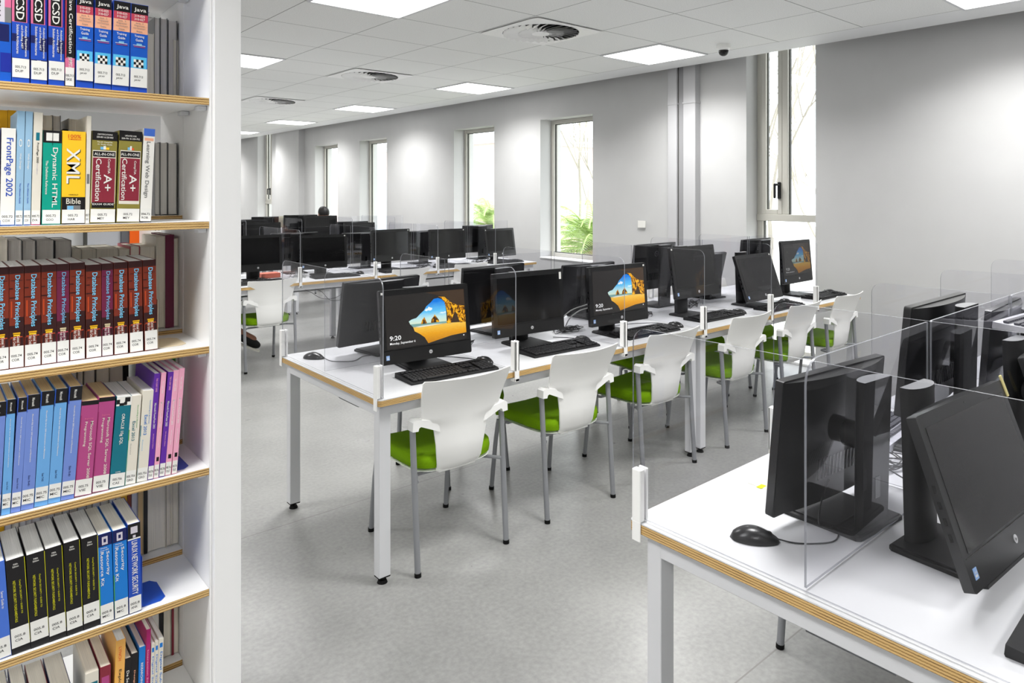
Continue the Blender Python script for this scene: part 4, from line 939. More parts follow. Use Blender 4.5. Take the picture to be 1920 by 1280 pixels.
def build_screen(par, on):
    """display area; x -.21..+.21, z .062...306 in the body frame"""
    K = float(on); em = lambda n_, c_, s_: emis(n_+"_%.1f" % K, c_, s_*K)
    x0, x1, z0, z1 = -.207, .209, .066, .302; W_, H_ = x1-x0, z1-z0
    m = MB(); m.b2((x0, -.0008, z0), (x1, .001, z1), black_gl if not on else em('screen_dark', (26, 22, 20), .9))
    if on:
        P = lambda u, v, k: (x0+u*W_, -.0010-.0001*k, z0+v*H_)
        def poly(pts, k, mt):
            f = m.bm.faces.new([m.bm.verts.new(P(u, v, k)) for u, v in pts]); f.material_index = m.mi(mt)
            if f.normal.y > 0: f.normal_flip()
            f.normal_update()
            if f.normal.y > 0: f.normal_flip()
        # upper dim rock ceiling of the cave
        poly([(.50, 1), (.56, .97), (.72, .9), (.80, .78), (.9, .68), (1, .66), (1, 1)], 1, em('screen_cave', (58, 38, 16), .9))
        # opening: sky band, horizon glow, sea, sand
        sky = ramp_emis('screen_sky', [(.40, (214, 226, 196)), (.50, (188, 226, 226)), (.62, (96, 190, 238)), (.82, (6, 118, 218))], K, .08, 30)
        poly([(.29, .42), (.275, .48), (.31, .51), (.37, .53), (.42, .60), (.47, .66), (.50, .73), (.56, .80), (.60, .86), (.655, .87), (.70, .84), (.735, .78), (.745, .70), (.752, .58), (.75, .40)], 2, sky)
        poly([(.29, .42), (.75, .40), (.75, .36), (.325, .36)], 3, em('screen_sea', (120, 164, 160), .9))
        poly([(.325, .36), (.75, .365), (1.0, .34), (1.0, .13), (.80, .11), (.50, .02), (.46, .14), (.40, .22), (.34, .28)], 3, ramp_emis('screen_sand', [(.02, (186, 120, 14)), (.20, (226, 158, 24)), (.33, (240, 190, 70)), (.37, (206, 176, 110))], K, .12, 60))
        poly([(.475, .655), (.50, .69), (.515, .685), (.53, .72), (.55, .70), (.575, .69), (.57, .655), (.55, .64), (.52, .65), (.50, .635)], 3, em('screen_cloud', (226, 240, 248), .95)); poly([(.66, .575), (.69, .59), (.72, .58), (.74, .60), (.745, .57), (.70, .56)], 3, em('screen_cloud', (226, 240, 248), .95))
        poly([(.735, .78), (.70, .86), (.66, .90), (.74, .88), (.82, .76), (.90, .70), (1.0, .66), (1.0, .34), (.93, .34), (.88, .36), (.76, .35), (.745, .39), (.76, .46), (.765, .56), (.75, .68)], 4, rock_emis(K))
        poly([(.80, .36), (.84, .50), (.87, .58), (.90, .46), (.92, .35)], 5, em('screen_cave', (58, 38, 16), .9))
        poly([(.42, .40), (.44, .48), (.47, .53), (.485, .46), (.50, .40)], 5, rock_emis(K))
        poly([(.545, .40), (.56, .48), (.585, .52), (.60, .56), (.625, .50), (.65, .44), (.655, .40)], 5, rock_emis(K))
        poly([(.44, .40), (.46, .48), (.48, .40)], 6, em('screen_cave', (58, 38, 16), .9))
        poly([(.575, .40), (.60, .50), (.62, .40)], 6, em('screen_cave', (58, 38, 16), .9))
        poly([(.35, .36), (.40, .345), (.55, .35), (.70, .362), (.60, .372), (.42, .37)], 6, em('screen_foam', (230, 230, 214), .9))
        tw = em('screen_text', (250, 250, 250), .95)
        m.text('9:20', x0+.105*W_, z0+.20*H_, .135*W_, .085*H_, -.0020, tw); m.text('Monday, September 6', x0+.19*W_, z0+.095*H_, .305*W_, .055*H_, -.0020, tw)
        m.box((x0+.962*W_, -.002, z0+.085*H_), (.006, .0002, .005), tw)
    return m.build('display', par)
def make_pc(on=False, dz=.04, tilt=7.0, stick='left', back_logo=False, name='', fwd=.012):
    """all-in-one computer, screen towards -Y; origin at the middle of its foot on the desk"""
    t = thing('computer', '', 'computer')
    m = MB(); m.prism([(-.105, -.098), (.105, -.098), (.112, -.09), (.104, .092), (.096, .10), (-.096, .10), (-.104, .092), (-.112, -.09)], 0.0005, .009, 'Z', black_mt)
    m.prism([(-.100, -.094), (.100, -.094), (.094, .094), (-.094, .094)], .009, .0125, 'Z', black_mt); m.build('stand_base', t)
    ztop = dz+.318
    m = MB(); N = 10; rows = []
    for (z, hw, yy) in ((.011, .058, .062), (.12, .060, .064), (.24, .062, .066), (ztop, .063, .070)):
        P = [(-hw, yy+.022), (hw, yy+.022)]
        for k in range(N+1):
            a = PI*k/N; P.append((hw*math.cos(a), yy+.022-.012-.026*math.sin(a)))
        rows.append([m.bm.verts.new((x, y, z)) for x, y in P])
    n = len(rows[0])
    for a, b in zip(rows, rows[1:]):
        for k in range(n): m.bm.faces.new((a[k], b[k], b[(k+1) % n], a[(k+1) % n]))
    m.bm.faces.new(rows[0]); m.mi(black_mt); m.bm.faces.new(rows[-1][::-1]).material_index = m.mi(mat('stand_cap', (128, 129, 132), .3, .5)); bmesh.ops.recalc_face_normals(m.bm, faces=m.bm.faces[:])
    m.box((0, .0885, .10), (.022, .002, .05), black_gl)
    m.build('stand_column', t)
    m = MB(); m.cyl((0, .012, dz+.17), (0, .058, dz+.17), .032, black_mt, 16); m.build('hinge', t)
    # body
    e = bpy.data.objects.new('body', None)
    M = Matrix.Translation((0, -fwd-BH*math.sin(R(tilt)), dz)) @ Matrix.Rotation(-R(tilt), 4, 'X')
    m = MB()
    m.prism([(-BW/2+.008, 0), (BW/2-.008, 0), (BW/2-.002, .002), (BW/2, .008), (BW/2, BH-.008), (BW/2-.002, BH-.002), (BW/2-.008, BH), (-BW/2+.008, BH), (-BW/2+.002, BH-.002), (-BW/2, BH-.008), (-BW/2, .008), (-BW/2+.002, .002)], 0, .020, 'Y', black_pl)
    # bowed rear shell
    def fn(u, v):
        x = (-1+2*u)*(BW/2-.004); z = .006+(BH-.010)*v; f = max(0, 1-abs(2*u-1)**2.4); return (x, .0202+.030*f*(1-.35*(1-v)**2), z)
    rr = m.grid(fn, 17, 6, black_pl)
    for vs in (rr[0], rr[-1]):
        m.bm.faces.new(vs).material_index = 0
    bmesh.ops.recalc_face_normals(m.bm, faces=m.bm.faces[:])
    for k in range(14): m.box((-.10+.0155*k, .0500, .10), (.006, .002, .05), black_gl)
    m.box((0, -.0006, .060), (BW-.02, .0012, .0012), black_gl); m.cyl((.0, -.0008, BH-.012), (0, 0, BH-.012), .002, black_gl, 10)
    for k in range(4): m.box((-BW/2-.0004, .010, .10+.03*k), (.001, .006, .014), black_gl)
    b = m.build('body', t); b.matrix_local = M
    build_screen(b, on)
    m = MB(); m.cyl((.012, -.0016, .032), (.012, -.0002, .032), .0085, mat('logo_silver', (206, 206, 208), .3, .5), 24)
    m.text('hp', .012, .0315, .0085, .0085, -.0019, black_pl); m.build('logo', b)
    m = MB(); m.b2((-.212, -.0012, .020), (-.196, -.0002, .040), mat('sticker_blue', (150, 186, 236), .3, .5)); m.text('intel', -.204, .0325, .011, .005, -.0014, label_w); m.b2((-.209, -.0014, .024), (-.199, -.0012, .028), label_w); m.build('sticker', b)
    sx = {'left': -.218, 'right': .212}.get(stick)
    if sx is not None:
        m = MB(); m.b2((sx-.006, -.0012, BH-.020), (sx+.006, -.0002, BH-.010), label_w, 0); m.build('paper_dot', b)
    if stick == 'tall':
        m = MB(); m.b2((.206, -.0012, BH-.056), (.221, -.0002, BH-.018), label_w, 0); m.build('paper_label', b)
    if back_logo:
        m = MB(); m.cyl((.03, .050, .262), (.03, .0515, .262), .020, mat('logo_dim', (120, 120, 122), .3, .5), 24); m.cyl((.03, .0512, .262), (.03, .0518, .262), .0165, black_pl, 24); m.text('hp', .03, .262, .017, .017, .0521, mat('logo_dim', (120, 120, 122), .3, .5), facing=1)
        m.build('rear_logo', b)
    if name == 'keys':
        m = MB(); kbw = M
        m.box((-.02, .055, .24), (.30, .014, .10), black_mt, .003)
        for r_ in range(4):
            for c_ in range(14): m.box((-.155+.0207*c_, .0635, .205+.0215*r_), (.016, .005, .0165), keycap)
        m.build('stored_keyboard', b)
    return t
PCS = {}
def pc(key, loc, rz, label, group, **kw):
    k = tuple(sorted(kw.items()))
    if k not in PCS: PCS[k] = tree(make_pc(**kw))
    return dup(PCS[k], loc, rz, label, group)
gB = 'black all-in-one computers along the centre desks, screens towards the camera'
pc(0, (1.792, 2.742, TZ), R(-4.5), 'nearest black all-in-one computer with a bright cave and beach lock screen', gB, on=True, dz=.040, tilt=7, stick='left')
pc(0, (2.458, 2.765, TZ), R(-4), 'black all-in-one computer with dark screen and a tall white label on its right corner', gB, on=False, dz=.060, tilt=3, stick='tall')
pc(0, (3.035, 2.650, TZ), R(-2.7), 'black all-in-one computer with the beach lock screen, second lit one from the left', gB, on=True, dz=.064, tilt=4, stick='right')
pc(0, (3.845, 2.720, TZ), R(-1.1), 'black all-in-one computer with dark screen raised high on its stand', gB, on=False, dz=.131, tilt=9, stick='left')
pc(0, (4.525, 2.690, TZ), R(-.2), 'black all-in-one computer tipped far back, dark screen, fifth along the centre desks', gB, on=False, dz=.055, tilt=19, stick='right')
pc(0, (5.245, 2.745, TZ), R(1), 'black all-in-one computer nearest the window wall, raised, painted reflection of a beach picture', gB, on=.3, dz=.10, tilt=5, stick='none')  # display is off; the reflected beach picture is put in as dim glow
gK = 'black all-in-one computers on the far side of the centre desks, backs towards the camera'
pc(0, (1.802, 3.13, TZ), PI+R(6), 'black computer back behind the nearest lit screen, reflecting bookshelves', gK, on=False, dz=.045, tilt=10, stick='none')
pc(0, (2.545, 3.15, TZ), PI+R(2), 'black computer back behind the screen with the tall white label', gK, on=False, dz=.055, tilt=4, stick='none')
pc(0, (3.32, 3.13, TZ), PI-R(2), 'black computer back with a coiled cable on top, third along the centre desks', gK, on=False, dz=.02, tilt=9, stick='none')
pc(0, (4.005, 3.13, TZ), PI+R(1), 'black raised computer back with a round grey logo, left of the two with logos', gK, on=False, dz=.115, tilt=6, stick='none', back_logo=True)
pc(0, (4.61, 3.11, TZ), PI-R(4), 'black computer back with wide column between two dark screens', gK, on=False, dz=.02, tilt=14, stick='none')
pc(0, (5.35, 3.13, TZ), PI+R(2), 'black raised computer back with a round grey logo, right of the two with logos', gK, on=False, dz=.09, tilt=6, stick='none', back_logo=True)
gA = 'black all-in-one computers on the nearest desks, backs towards the camera'
pc(0, (1.757, .795, TZ), PI-R(5), 'nearest black computer seen from behind, beside the lone mouse', gA, on=False, dz=.040, tilt=5, stick='none', fwd=.030)
pc(0, (2.425, .80, TZ), PI, 'black computer back at the nearest desks, second from the left end', gA, on=False, dz=.145, tilt=5, stick='none')
pc(0, (3.11, .80, TZ), PI+R(3), 'black computer back at the nearest desks, third from the left end', gA, on=False, dz=.06, tilt=4, stick='none')
pc(0, (3.80, .80, TZ), PI, 'black computer back at the nearest desks, fourth from the left end', gA, on=False, dz=.06, tilt=5, stick='none')
pc(0, (4.50, .80, TZ), PI, 'black computer back at the nearest desks, fifth from the left end', gA, on=False, dz=.05, tilt=5, stick='none')
gF = 'black all-in-one computers on the nearest desks, dark screens slanting towards the camera'
pc(0, (1.762, .545, TZ), R(-3), 'large black computer at the right edge, dark screen leaning back on its stand', gF, on=False, dz=.042, tilt=19, stick='none')
pc(0, (2.50, .54, TZ), R(-2), 'black computer behind the large leaning one at the right edge', gF, on=False, dz=.05, tilt=18, stick='none')
pc(0, (3.22, .54, TZ), R(-2), 'black computer third along the front of the nearest desks, at the right edge', gF, on=False, dz=.05, tilt=12, stick='none')
gC = 'black all-in-one computers on the second row of desks, screens towards the camera'
for k, (x, dz, tl, st) in enumerate(((2.345, .085, 4, 'none'), (3.0, .064, 4, 'right'), (3.745, .09, 2, 'right'), (4.46, .07, 3, 'right'), (5.20, .055, 9, 'left'))):
    pc(0, (x, 6.36, TZ), R((-3, -6, 2, -3, 4)[k]), 'black dark screened computer in the second row of desks, %s from the bookcase post' % ORD[k], gC, on=False, dz=dz, tilt=tl, stick=st)
gD = 'black all-in-one computers on the far side of the second row of desks'
for k, (x, dz, kw) in enumerate(((2.14, .06, ''), (2.86, .075, 'keys'), (3.60, .05, ''), (4.33, .04, ''), (5.16, .08, ''))):
    pc(0, (x, 6.70, TZ), PI+R((2, -8, 3, -2, 2)[k]), ('black computer back with a keyboard hung on it, second row of desks' if kw else 'black computer back in the second row of desks, %s from the left' % ORD[k]), gD, on=False, dz=dz, tilt=5, stick='none', name=kw)
gE = 'black all-in-one computers on the far rows of desks'
far = [(2.05, 8.86, .08, 0), (2.65, 8.86, .05, 0), (3.35, 8.86, .09, 0), (4.14, 8.86, .16, 0), (4.72, 8.86, .05, 0), (2.64, 9.08, .10, PI), (3.36, 9.08, .06, PI), (3.96, 9.08, .17, PI), (4.74, 9.08, .06, PI),
       (3.3, 10.95, .08, 0), (4.0, 10.95, .05, 0), (4.7, 10.95, .06, 0), (3.0, 11.2, .07, PI), (4.3, 11.2, .08, PI)]
for k, (x, y, dz, rz) in enumerate(far):
    pc(0, (x, y, TZ), rz+.03*((k*5) % 5-2), 'black computer in the %s row of desks, %s side, %s from left' % ('third' if y < 10 else 'last', 'near' if rz == 0 else 'far', ORD[[i for i, f in enumerate(sorted([q for q in far if (q[1] < 10) == (y < 10) and q[3] == rz])) if f[0] == x][0]]), gE, on=False, dz=dz, tilt=4, stick='none')
# ------------------------------------------------------------------ keyboards and mice
def make_keyboard(white=False):
    t = thing('keyboard', '', 'keyboard')
    body = black_mt if not white else mat('keyboard_pale', (196, 196, 204), .5, .4); kc = keycap if not white else mat('key_dark', (70, 70, 78), .5, .4)
    m = MB(); m.prism([(-.076, 0.0), (.076, 0.0), (.078, .004), (.076, .022), (.060, .020), (-.070, .011), (-.078, .006)], -.222, .222, 'X', body); m.build('case', t)
    m = MB(); rows = [(-.060, 1), (-.041, 1), (-.022, 1), (-.003, 1), (.016, 1), (.044, 0)]
    for ri, (y, full) in enumerate(rows):
        z = .0125+(y+.07)*.075; x = -.212
        n = 15
        if ri == 0:
            ws = [.024, .019, .019, .108, .019, .019, .019, .026]
        elif ri == 5: ws = [.018]+[.0178]*14
        else: ws = [.018]*14+[.030]
        sc_ = .272/sum(ws)
        for wk in ws:
            wv = wk*sc_; m.box((x+wv/2, y, z+.003), (wv-.003, .0155, .007), kc, .0012); x += wv
        for gx in (.075, .094, .113) if ri in (0, 3, 4, 5) else ((.094,) if ri == 1 else ()):
            m.box((gx, y, z+.003), (.0165, .0155, .007), kc, .0012)
        if ri < 5:
            for gx in (.145, .164, .183, .202): m.box((gx, y, z+.003), (.0165, .0155, .007), kc, .0012)
    m.build('keys', t)
    m = MB(); m.b2((.140, .036, .0195), (.208, .052, .0205), black_gl); m.build('indicator_strip', t)
    return t
KB = tree(make_keyboard()); KW = tree(make_keyboard(True))
gk = 'black keyboards in front of the centre row computers'
for k, (x, y, rz) in enumerate(((1.792, 2.545, -4), (2.500, 2.570, -2.5), (3.165, 2.545, -1), (3.895, 2.573, -1), (4.585, 2.505, 2), (5.32, 2.540, 1))):
    dup(KB, (x, y, TZ), R(rz), 'black keyboard on the centre desks, %s from the near left end' % ORD[k], gk)
# keyboards on the far side and on the other desks
gk2 = 'keyboards on the other desks'
dup(KW, (2.45, .975, TZ), PI+R(4), 'pale keyboard with dark keys behind the nearest computer back', gk2)
dup(KB, (1.66, .30, TZ), R(2), 'black keyboard in front of the large leaning computer at the right edge', gk2)
for k, x in enumerate((3.02, 3.75, 5.12, 4.4, 2.3)): dup(KB, (x, 6.14, TZ), R(2*k-4), 'black keyboard on the second row of desks, %s' % ('by the bookcase post' if x == 2.3 else 'between %.0f and %.0f seats from the bookcase' % (k+1, k+2)), gk2)
def make_mouse():
    t = thing('mouse', '', 'mouse')
    def fn(u, v):
        a = 2*PI*u; L = .056; Wd = .031
        yy = -L+2*L*v; prof = math.sin(PI*min(1, max(0, v)))**.42
        wv = Wd*prof*(1-.10*math.sin(PI*v)*0+.08*math.cos(PI*v)); hh = .034*(math.sin(PI*(v*.86+.07))**.6)*prof**.5*(1.04-.30*v)
        c, s = math.cos(a), math.sin(a)
        return (wv*math.copysign(abs(c)**.8, c), yy, max(0.0008, hh*s if s > 0 else 0.0008))
    m = MB(); r_ = m.grid(fn, 28, 15, black_pl, close_u=True)
    bmesh.ops.remove_doubles(m.bm, verts=m.bm.verts[:], dist=.0004)
    m.build('shell', t, angle=70)
    m = MB(); m.cyl((-.0035, .030, .0145), (.0035, .030, .0145), .009, rubber, 14); m.build('scroll_wheel', t)
    m = MB(); m.tube([(0, .005, .0300), (0, .012, .0284), (0, .03, .0216), (0, .05, .0098)], .0007, black_gl, 4, 2); m.build('button_seam', t)
    return t
MO = tree(make_mouse())
def mouse(loc, rz, label, group, cord=None):
    o = dup(MO, loc, rz, label, group)
    if cord:
        m = MB(); c_, s_ = math.cos(-rz), math.sin(-rz)
        P = [(0, .050, .008)]
        for (x, y) in cord:
            dx, dy = x-loc[0], y-loc[1]; P.append((dx*c_-dy*s_, dx*s_+dy*c_, .0025))
        m.tube(P, .0017, cable_m, 6, 6); m.build('cord', o)
    return o
gm = 'black corded mice on the desks'
mouse((2.035, 2.600, TZ), R(10), 'black mouse at the right end of the nearest keyboard on the centre desks', gm, [(2.03, 2.70), (1.98, 2.79), (1.93, 2.82)])
mouse((2.735, 2.63, TZ), R(5), 'black mouse behind the end of the second keyboard on the centre desks', gm, [(2.73, 2.74), (2.68, 2.80)])
mouse((3.455, 2.555, TZ), R(8), 'black mouse right of the third keyboard on the centre desks', gm, [(3.45, 2.70), (3.3, 2.78), (3.1, 2.80)])
mouse((4.16, 2.565, TZ), R(12), 'black mouse right of the fourth keyboard on the centre desks', gm, [(4.15, 2.68), (4.05, 2.75)])
mouse((4.87-.055, 2.59, TZ), R(-10), 'black mouse right of the fifth keyboard on the centre desks', gm, [(4.80, 2.68), (4.70, 2.75)])
mouse((5.545, 2.61, TZ), R(15), 'black mouse nearest the window wall on the centre desks', gm, [(5.50, 2.72), (5.42, 2.80)])
mouse((1.462, 3.20, TZ), R(215), 'grey black mouse alone on the far left corner of the centre desks', gm, [(1.50, 3.08), (1.58, 3.02), (1.66, 3.075), (1.74, 3.06), (1.80, 3.10)])
mouse((1.477, .868, TZ), R(215), 'large black mouse alone on the nearest desk, bottom right', gm, [(1.535, .79), (1.60, .745), (1.66, .76), (1.69, .80), (1.71, .83)])
mouse((2.36, 2.80+3.55, TZ), R(10), 'small black mouse in the second row of desks by the bookcase post', gm)
mouse((3.32, 6.22, TZ), R(10), 'small black mouse in the second row of desks, second seat', gm, [(3.3, 6.35)])
mouse((4.02, 6.15, TZ), R(10), 'small black mouse in the second row of desks, third seat', gm, [(4.0, 6.3)])
# ------------------------------------------------------------------ cable tangles on the desks and loops beneath
def cable(pts, label, mt=None, r=.0021, group='loose cables'):
    m = MB(); o0 = Vector(pts[0]); m.tube([Vector(p)-o0 for p in pts], r, mt or cable_m, 6, 5); o = m.build('cable', loc=o0); tag(o, label, 'cable', group); return o
def tangle(cx, cyy, rx, ry, n, label, seed, mt=None, zmax=.03):
    rr = random.Random(seed); m = MB()
    for q in range(n):
        P = []; a = rr.uniform(0, 6.28)
        for k in range(9):
            a += rr.uniform(.5, 1.4); f = rr.uniform(.25, 1)
            P.append((math.cos(a)*rx*f, math.sin(a)*ry*f, rr.uniform(.003, zmax)))
        m.tube(P, .0019, mt or cable_m, 5, 4)
    o = m.build('cable_tangle', loc=(cx, cyy, TZ)); tag(o, label, 'cables', 'cable tangles on the desks'); return o
tangle(2.13, 2.93, .11, .05, 3, 'black cable bundle between the first two computers of the centre desks', 3)
tangle(2.86, 2.86, .12, .05, 7, 'black cable tangle right of the second computer of the centre desks', 4)
tangle(3.58, 2.90, .10, .05, 4, 'black cable tangle right of the second lit screen', 5)
tangle(4.12, 2.90, .09, .05, 6, 'black cable tangle below the raised computer of the centre desks', 6, zmax=.05)
tangle(4.86, 2.90, .14, .06, 4, 'cable tangle on the centre desks near the window wall', 7)
tangle(2.15, .86, .12, .06, 6, 'black cables spilling right of the nearest computer back', 8)
tangle(2.72, 6.30, .10, .06, 5, 'grey cable tangle in the second row of desks beside the bookcase post', 9, cable_g, .06)
tangle(4.15, 6.35, .10, .05, 5, 'black cable tangle in the second row of desks, centre', 10)
tangle(4.90, 6.35, .10, .05, 4, 'black cable tangle in the second row of desks, towards the window', 11)
cable([(2.80, 2.93, TZ+.003), (2.84, 2.92, TZ+.05), (2.92, 2.90, TZ+.11), (3.03, 2.88, TZ+.135), (3.06, 2.87, TZ+.145)], 'pale grey cable arching up to the second lit screen, upper one', cable_g, .0035)
cable([(2.90, 2.93, TZ+.003), (2.93, 2.92, TZ+.06), (2.99, 2.90, TZ+.10), (3.05, 2.88, TZ+.115), (3.07, 2.87, TZ+.12)], 'pale grey cable arching up to the second lit screen, lower one', cable_g, .0035)
cable([(1.93, .80, TZ+.09), (1.99, .78, TZ+.06), (2.06, .76, TZ+.02), (2.14, .79, TZ+.004), (2.25, .80, TZ+.003)], 'black cable dropping from the nearest computer back to the desk')
cable([(1.70, .80, TZ+.10), (1.64, .79, TZ+.07), (1.60, .775, TZ+.03), (1.66, .765, TZ+.015), (1.75, .76, TZ+.014)], 'black cable looping at the nearest computer stand')
cable([(1.80, .30, TZ+.08), (1.86, .33, TZ+.04), (1.93, .36, TZ+.004), (2.02, .35, TZ+.003)], 'black cable under the large leaning computer at the right edge')
for k, (x, y) in enumerate(((2.95, 6.05), (3.05, 6.06))):
    cable([(x-.16, 6.30, .62), (x-.13, 6.22, .60), (x-.05, y+.14, .545-.03*k), (x+.08, y+.15, .53-.02*k), (x+.2, 6.25, .56), (x+.27, 6.33, .61)], 'black cable loop hanging below the second row of desks, %s' % ('left' if k == 0 else 'right'))
cable([(2.58, 2.75, .62), (2.62, 2.62, .60), (2.68, 2.60, .58), (2.76, 2.62, .60), (2.79, 2.68, .64), (2.80, 2.72, .66)], 'black cable loop hanging below the centre desk between the second and third chairs')
# pale paper and tape on the desk, sticky note, papers
m = MB(); m.b2((0, 0, 0), (.075, .075, .0006), mat('note_cream', (240, 236, 214), .7, .2)); m.b2((-.008, .03, .0008), (.02, .045, .0012), mat('note_yellow', (228, 240, 20), .6, .3))
o = m.build('sticky_note', loc=(1.75, .975, TZ+.0003)); tag(o, 'cream sticky note with a bright yellow tab behind the nearest computer back', 'note')
m = MB(); m.prism([(0, 0), (.10, 0), (.11, .15), (.01, .15)], 0, .001, 'Z', mat('note_cream', (240, 236, 214), .7, .2))
o = m.build('paper_sheet', loc=(3.70, 9.20, 1.07)); o.rotation_euler = (R(84), 0, 0); o['_'] = 0
del o['_']
tag(o, 'cream paper sheet taped to a far computer back in the third row', 'paper')
m = MB(); m.b2((-.05, 0, 0), (.05, .008, .075), label_w); o = m.build('wall_notice', loc=(5.985, 4.86, 1.16)); o.rotation_euler = (0, 0, PI/2)
tag(o, 'small white notice on the window wall just left of the boxed pipes', 'notice')
m = MB(); m.b2((-.09, -.06, 0), (.09, .06, .045), mat('pink_box', (214, 120, 100), .6, .3), .004); o = m.build('pencil_case', loc=(2.52, 6.50, TZ+.0005)); tag(o, 'coral pink pouch behind the first monitor beside the bookcase post', 'pouch')
# keyboard parked on top of the nearest desks' computers
k_ = dup(KW, (2.78, .60, 1.118), R(-4), 'pale keyboard with dark keys lying across the tops of computers at the right edge', gk2)
m = MB(); m.b2((0, 0, 0), (.012, .004, .05), mat('tape_yellow', (226, 214, 150), .6, .3), .001); o = m.build('tape_strip', loc=(1.99, .505, 1.055)); o.rotation_euler = (R(-19), 0, 0); tag(o, 'pale yellow tape strip on the right corner of the large leaning computer', 'tape')
# ================================================================== PEOPLE
skinm = mat('skin', (150, 104, 82), .55, .4); hairm = mat('hair_black', (16, 14, 14), .6, .4); shirtm = mat('navy_shirt', (34, 38, 58), .85, .2, noise=.1, nscale=80)
trm = mat('olive_trousers', (112, 104, 88), .9, .2, noise=.1, nscale=120); shoem = mat('black_shoe', (12, 12, 13), .6, .3); solem = mat('pale_sole', (206, 204, 194), .6, .3)
def skin_mesh(name, verts, edges, radii, mt, parent, root=0, sub=2):
    me = bpy.data.meshes.new(name); me.from_pydata(verts, edges, []); me.materials.append(mt)
    o = bpy.data.objects.new(name, me); C.objects.link(o); o.parent = parent
    md = o.modifiers.new('skin', 'SKIN'); md.use_smooth_shade = True
    sv = me.skin_vertices[0] if len(me.skin_vertices) else None
    if sv is None:
        bm = bmesh.new(); bm.from_mesh(me); bm.verts.layers.skin.verify(); bm.to_mesh(me); bm.free()
    for i, r in enumerate(radii):
        s = me.skin_vertices[0].data[i]; s.radius = (r, r) if not isinstance(r, tuple) else r; s.use_root = (i == root)
    ms = o.modifiers.new('sub', 'SUBSURF'); ms.levels = sub; ms.render_levels = sub
    return o
def person(loc, rz, label, legs, shirt=shirtm, hairc=hairm, arms=.0):
    """seated person facing +Y; legs: list of two (knee, ankle, toe) triples"""
    t = thing('person', label, 'person', loc, rz)
    Vv = [(0, 0, .50), (0, .0, .62), (0, .01, .76), (0, .02, .90), (0, .015, 1.0), (0, .03, 1.06), (0, .045, 1.12), (0, .05, 1.20), (0, .04, 1.26)]
    Rr = [(.15, .11), (.13, .10), (.14, .10), (.15, .10), (.10, .07), .05, (.062, .078), (.074, .092), (.062, .076)]
    Ee = [(i, i+1) for i in range(8)]
    def add(p, r, q):
        Vv.append(p); Rr.append(r); Ee.append((q, len(Vv)-1)); return len(Vv)-1
    hands = []
    for s in (-1, 1):
        a = add((s*.15, .01, .965), .055, 4); b = add((s*.205, .06, .80), .043, a); c = add((s*.20, .17, .70), .038, b); d = add((s*.13, .34, .775), .027, c); h = add((s*.115, .40, .782), (.034, .016), d)
        for k in range(4):
            x = s*(.09+.017*k); f1 = add((x, .445, .784), .0085, h); f2 = add((x+s*.001, .468+.006*(1.5-abs(k-1.5)), .776), .008, f1); add((x, .482+.006*(1.5-abs(k-1.5)), .764), .0075, f2)
        th = add((s*.078, .40, .780), .0095, h); add((s*.068, .425, .770), .0085, th)
    for s, (kn, an, toe) in zip((-1, 1), legs):
        hp = add((s*.09, .03, .49), .085, 0); k = add(kn, .06, hp); a = add(an, .038, k); add(toe, .036, a)
    skin_mesh('body', Vv, Ee, Rr, skinm, t)
    # shirt over torso and upper arms
    V2 = [(0, 0, .50), (0, .0, .62), (0, .01, .76), (0, .02, .90), (0, .018, .99), (0, .028, 1.035)]; R2 = [(.168, .128), (.148, .118), (.158, .118), (.168, .118), (.118, .088), .064]; E2 = [(i, i+1) for i in range(5)]
    for s in (-1, 1):
        V2 += [(s*.155, .01, .965), (s*.208, .06, .80), (s*.202, .16, .705), (s*.15, .29, .755)]; n = len(V2); R2 += [.072, .058, .052, .042]; E2 += [(4, n-4), (n-4, n-3), (n-3, n-2), (n-2, n-1)]
    skin_mesh('shirt', V2, E2, R2, shirt, t)
    V3 = [(0, 0, .52), (0, .01, .48)]; R3 = [(.17, .125), (.16, .10)]; E3 = [(0, 1)]
    for s, (kn, an, toe) in zip((-1, 1), legs):
        mid = tuple(kn[i]+(an[i]-kn[i])*.86 for i in range(3))
        V3 += [(s*.09, .04, .49), kn, mid]; n = len(V3); R3 += [.096, .074, .056]; E3 += [(1, n-3), (n-3, n-2), (n-2, n-1)]
    skin_mesh('trousers', V3, E3, R3, trm, t)
    for (kn, an, toe) in legs:
        A_ = Vector(an); T_ = Vector(toe); d = (T_-A_); d.normalize(); dn = Vector((0, 0, -1)); dn = (dn-d*dn.dot(d)).normalized()
        heel = A_-d*.03+dn*.045
        tip = T_+d*.06+dn*.03
        s1 = skin_mesh('shoe', [tuple(heel), tuple(A_+dn*.02), tuple((A_+T_)/2+dn*.025), tuple(T_+dn*.03), tuple(tip)], [(0, 1), (1, 2), (2, 3), (3, 4)], [.036, .046, .044, .042, .026], shoem, t, root=2)
        m = MB(); sd = d.cross(dn).normalized(); c0 = heel+dn*.036; c1 = tip+dn*.030; rows = []
        for (u, wv) in ((-.12, .022), (.0, .034), (.3, .036), (.65, .044), (.9, .040), (1.04, .020)):
            p = c0.lerp(c1, u); rows.append([m.bm.verts.new(p-sd*wv), m.bm.verts.new(p+sd*wv), m.bm.verts.new(p+sd*wv+dn*.020), m.bm.verts.new(p-sd*wv+dn*.020)])
        for a, b in zip(rows, rows[1:]):
            for k in range(4): m.bm.faces.new((a[k], a[(k+1) % 4], b[(k+1) % 4], b[k]))
        m.bm.faces.new(rows[0][::-1]); m.bm.faces.new(rows[-1]); m.mi(solem); bmesh.ops.recalc_face_normals(m.bm, faces=m.bm.faces[:]); m.build('shoe_sole', s1)
    # hair cap
    m = MB()
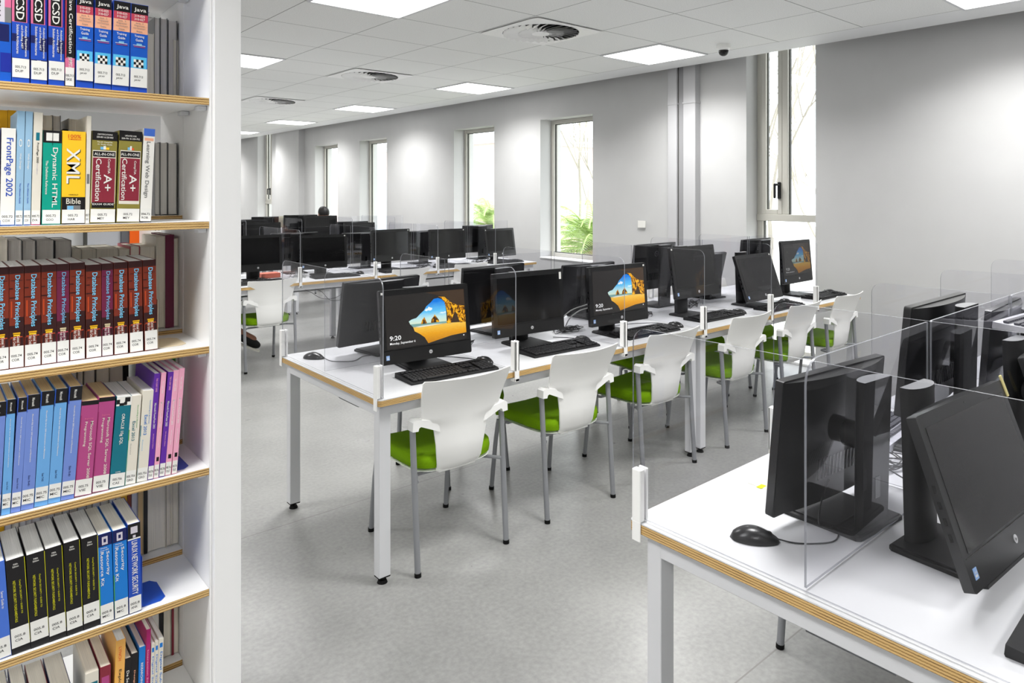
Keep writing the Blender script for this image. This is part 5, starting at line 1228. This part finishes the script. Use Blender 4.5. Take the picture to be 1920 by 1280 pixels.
    def fh(u, v):
        a = 2*PI*u; th = PI*.5*v*1.25; r = 1.0+.03*math.sin(9*a)*v
        front = max(0, math.sin(a)); lim = 1-.42*front*v
        return (.083*r*math.sin(th)*math.cos(a), .040+.100*r*math.sin(th)*math.sin(a)*lim, 1.225+.098*math.cos(th)*r+.04*front*v)
    m.grid(fh, 28, 10, hairc, close_u=True); m.build('hair', t, angle=80)
    # face and ears
    m = MB(); m.sph((-.028, .135, 1.215), (.010, .006, .006), label_w, 10); m.sph((.028, .135, 1.215), (.010, .006, .006), label_w, 10); m.sph((-.028, .140, 1.215), (.004, .003, .004), hairm, 8); m.sph((.028, .140, 1.215), (.004, .003, .004), hairm, 8); m.build('eyes', t)
    m = MB(); m.sph((0, .146, 1.188), (.010, .014, .018), skinm, 10); m.sph((-.078, .045, 1.195), (.008, .016, .026), skinm, 10); m.sph((.078, .045, 1.195), (.008, .016, .026), skinm, 10); m.build('nose_and_ears', t)
    m = MB(); m.sph((0, .136, 1.152), (.022, .006, .006), mat('lips', (128, 70, 62), .5, .4), 10); m.build('mouth', t)
    return t
normal_legs = [((-.13, .44, .51), (-.13, .42, .10), (-.14, .54, .045)), ((.13, .44, .51), (.13, .42, .10), (.14, .54, .045))]
person((1.62, 6.18, 0), 0, 'person behind the bookcase post, only a black shoe and trouser leg showing',
       [((-.10, .42, .51), (.18, .34, .12), (.36, .30, .06)), ((.30, .36, .52), (.62, .22, .26), (.74, .20, .185))])
dup(CH, (4.83, 10.52-.49, 0), 0, 'white chair of the seated person at the last row of desks', 'chairs on the far rows')
person((4.83, 10.18, 0), 0, 'person with short black hair seated far back by the low windows, facing away', normal_legs)
dup(CH, (2.10, 7.52, 0), PI, 'white chair of the person facing us in the second row of desks', 'chairs along the second row of desks')
person((2.10, 7.38, -.02), PI, 'person with black hair low behind the first second-row monitor beside the bookcase post', normal_legs)
dup(CH, (3.28, 10.03, 0), 0, 'white chair at the last row of desks beside the bookcase post', 'chairs on the far rows')
person((3.28, 10.18, .0), 0, 'person with dark hair far back at the very edge of the white bookcase post', normal_legs)
for o in list(bpy.data.objects):
    if o.type == 'MESH' and len(o.data.vertices) == 0: bpy.data.objects.remove(o)
bpy.data.objects.remove(_to)
